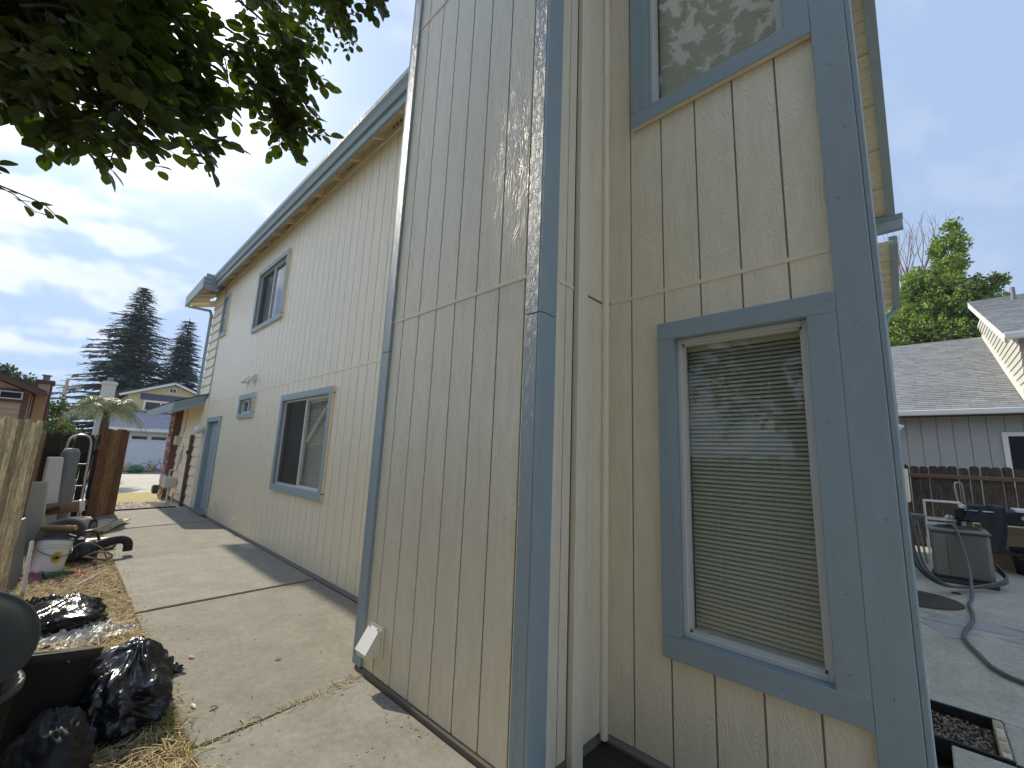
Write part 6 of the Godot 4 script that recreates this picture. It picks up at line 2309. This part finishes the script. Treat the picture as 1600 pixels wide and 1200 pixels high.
func conifer(n: String, at: Vector3, H: float, rad: float, seed_: int, label: String):
	rng.seed = seed_
	var t := base(n, at, label, "tree", "conifers behind the yellow house")
	var s := ns()
	tube(s, [Vector3(0, 0, 0), Vector3(0, H * 0.5, 0), Vector3(0, H, 0)], [0.38, 0.2, 0.02], 10)
	obj(t, "trunk", s, M.bark)
	# a flat, drooping branchlet
	s = ns()
	for k in 9:
		var z := k * 0.11
		var L := 0.30 * (1.0 - k / 11.0)
		for g in [-1.0, 1.0]:
			var a := Vector3(0, -0.03 * k * 0.3, z)
			quad(s, a + Vector3(0, 0.012, -0.03), a + Vector3(0, -0.012, 0.04), a + Vector3(g * L, -0.09 - 0.03 * (k % 3), 0.14 + z * 0.1), a + Vector3(g * L * 0.9, -0.05, 0.07 + z * 0.1), Vector3.UP)
	quad(s, Vector3(-0.015, 0, 0), Vector3(0.015, 0, 0), Vector3(0.01, -0.1, 1.05), Vector3(-0.01, -0.1, 1.05), Vector3.UP)
	var tw := done(s)
	var xs := []
	var cs := []
	var br := ns()
	var y := 2.2
	while y < H - 0.15:
		var q := (y - 1.8) / (H - 1.8)
		var R0 := rad * (pow(1.0 - q, 0.85) * 0.97 + 0.03)
		var nb := 7 if q < 0.8 else 5
		var ph := rnd(0, TAU)
		for b in nb:
			var a := ph + TAU * b / nb + rnd(-0.3, 0.3)
			var L := R0 * rnd(0.62, 1.12)
			var d := Vector3(cos(a), 0, sin(a))
			var rise := lerpf(-0.12, 0.45, q)
			var p0 := Vector3(0, y, 0)
			var p1 := p0 + d * L * 0.6 + Vector3(0, rise * L * 0.6, 0)
			var p2 := p0 + d * L + Vector3(0, rise * L * 0.75 - 0.10 * L, 0)
			tube(br, [p0, p1, p2], [0.045, 0.03, 0.01], 4, false)
			var m := int(ceil(L / 0.26)) + 1
			for k in m:
				var tt := (k + 0.6) / m
				var c := p0.lerp(p1, tt / 0.6) if tt < 0.6 else p1.lerp(p2, (tt - 0.6) / 0.4)
				for g in [-1.0, 1.0]:
					var dd: Vector3 = (d * 0.75 + Vector3(-d.z, 0, d.x) * g * rnd(0.35, 1.0) + Vector3(0, rnd(-0.35, 0.10), 0)).normalized()
					var sc := rnd(0.52, 0.88) * (0.55 + 0.45 * (1.0 - q))
					xs.append(Transform3D(frame_to(dd, rnd(-0.4, 0.4)).scaled_local(Vector3.ONE * sc), c))
					cs.append(Color(0.036, 0.055, 0.028) * rnd(0.6, 1.5))
		y += rnd(0.20, 0.34)
	obj(t, "branches", br, M.bark).set_meta("kind", "stuff")
	scatter(t, "needles", tw, M.needles, xs, cs)

func palm():
	rng.seed = 707
	var t := base("palm_tree", Vector3(-1.25, -0.1, -22.0), "feathery pale green palm tree beyond the dark fence", "palm")
	var s := ns()
	tube(s, [Vector3(0, 0, 0), Vector3(0.02, 1.5, 0), Vector3(0, 2.8, 0)], [0.16, 0.14, 0.10], 12)
	obj(t, "trunk", s, M.bark)
	for k in 44:
		s = ns()
		var a := TAU * k / 44.0 * 5.0 + rnd(-0.2, 0.2)
		var up := rnd(0.25, 1.5)
		var L := rnd(1.15, 1.7)
		var d := Vector3(cos(a), 0, sin(a))
		var path := []
		for i in 9:
			var u := i / 8.0
			path.append(Vector3(0, 2.75, 0) + d * L * u * cos(up * 0.6) * 0.85 + Vector3(0, L * (u * sin(up) - u * u * (0.75 + 0.2 * sin(up))), 0))
		s.set_color(Color(0.20, 0.21, 0.08))
		tube(s, path, [0.02, 0.018, 0.016, 0.014, 0.012, 0.01, 0.008, 0.006, 0.004], 5, false)
		var tone := Color(0.26, 0.29, 0.13).lerp(Color(0.44, 0.42, 0.18), rng.randf()) * rnd(0.6, 1.15)
		for i in 44:
			var u := 0.12 + 0.88 * i / 44.0
			var f := u * 8.0
			var c: Vector3 = path[int(f)].lerp(path[mini(int(f) + 1, 8)], f - int(f))
			var ax: Vector3 = (path[mini(int(f) + 1, 8)] - path[int(f)]).normalized()
			var sd := ax.cross(Vector3.UP).normalized() * (1.0 if i % 2 else -1.0)
			var dd: Vector3 = (sd * 0.8 + ax * 0.5 + Vector3(0, rnd(-0.75, 0.15), 0)).normalized()
			var ll := 0.42 * sin(PI * (0.12 + 0.8 * u)) * rnd(0.8, 1.1)
			var w := ax * 0.012
			s.set_color(tone * rnd(0.8, 1.2))
			quad(s, c - w * 1.3, c + w * 1.3, c + dd * ll * 0.6 + w * 0.9 + Vector3(0, -0.03, 0), c + dd * ll * 0.6 - w * 0.9 + Vector3(0, -0.03, 0), Vector3.UP)
			tri(s, c + dd * ll * 0.6 + w * 0.9 + Vector3(0, -0.03, 0), c + dd * ll * 0.6 - w * 0.9 + Vector3(0, -0.03, 0), c + dd * ll + Vector3(0, -0.12, 0), Vector3.UP)
		obj(t, "frond", s, M.frond)

func crown_tree(n: String, at: Vector3, trunk_h: float, blobs: Array, count: int, hi: Color, lo: Color, leaf: float, label: String, cat: String, seed_: int):
	rng.seed = seed_
	var t := base(n, at, label, cat)
	var s := ns()
	tube(s, smooth([Vector3(0, 0, 0), Vector3(0.05, trunk_h * 0.6, 0.05), blobs[0][0]], 3), [0.2, 0.19, 0.18, 0.15, 0.12, 0.1, 0.08], 10)
	obj(t, "trunk", s, M.bark)
	s = ns()
	for b in blobs:
		for k in 6:
			var d: Vector3 = rv() * b[1] * 0.85
			tube(s, [blobs[0][0].lerp(b[0], 0.5), b[0] + d * 0.3, b[0] + d], [0.06, 0.035, 0.01], 5, false)
	obj(t, "limbs", s, M.bark).set_meta("kind", "stuff")
	s = ns()
	for k in 7:
		var d := rv()
		XF = Transform3D(frame_to(d, rnd(0, 3)), d * leaf * 0.5)
		leaf_shape(s, leaf * 0.9, leaf * 0.55)
	XF = Transform3D.IDENTITY
	var cl := done(s)
	var vol := 0.0
	for b in blobs:
		vol += pow(b[1].x * b[1].y * b[1].z, 0.75)
	var xs := []
	var cs := []
	for b in blobs:
		var m := int(count * pow(b[1].x * b[1].y * b[1].z, 0.75) / vol)
		# boughs: clumps of clumps leave gaps between them
		var nb := maxi(5, m / 45)
		var cen := []
		for k in nb:
			cen.append(b[0] + rv() * pow(rng.randf(), 0.35) * b[1])
		for k in m:
			var c: Vector3 = cen[k % nb] + rv() * pow(rng.randf(), 0.6) * (b[1] * 0.30 + Vector3.ONE * leaf)
			xs.append(Transform3D(Basis(rv(), rnd(0, TAU)).scaled(Vector3.ONE * rnd(0.7, 1.25)), c))
			cs.append(lo.lerp(hi, clampf(rng.randf() * 0.75 + 0.25 * sin(k % nb * 2.4), 0, 1)))
	scatter(t, "crown", cl, M.leaf_far, xs, cs)

func bare_tree():
	rng.seed = 808
	var t := base("bare_tree", Vector3(31.0, 0, -0.35), "bare leafless twigs rising beside the bright green tree", "tree")
	var s := ns()
	var q := [[Vector3(0, 0, 0), Vector3(0, 8.5, 0.2), 0.15, 0]]
	while q.size() > 0:
		var b: Array = q.pop_back()
		tube(s, [b[0], (b[0] + b[1]) / 2 + rv() * 0.08, b[1]], [b[2], b[2] * 0.8, b[2] * 0.6], 5, false)
		if b[3] < 5:
			for k in 3 if b[3] < 3 else 2:
				var d: Vector3 = (b[1] - b[0]).normalized()
				var nd := (d + rv() * 0.55 + Vector3(0, 0.35, 0)).normalized()
				var L: float = [2.6, 2.1, 1.6, 1.1, 0.8][b[3]] * rnd(0.7, 1.15)
				q.append([b[1], b[1] + nd * L * Vector3(0.8, 1, 0.75), b[2] * 0.55, b[3] + 1])
	obj(t, "branches", s, M.fence_tan)
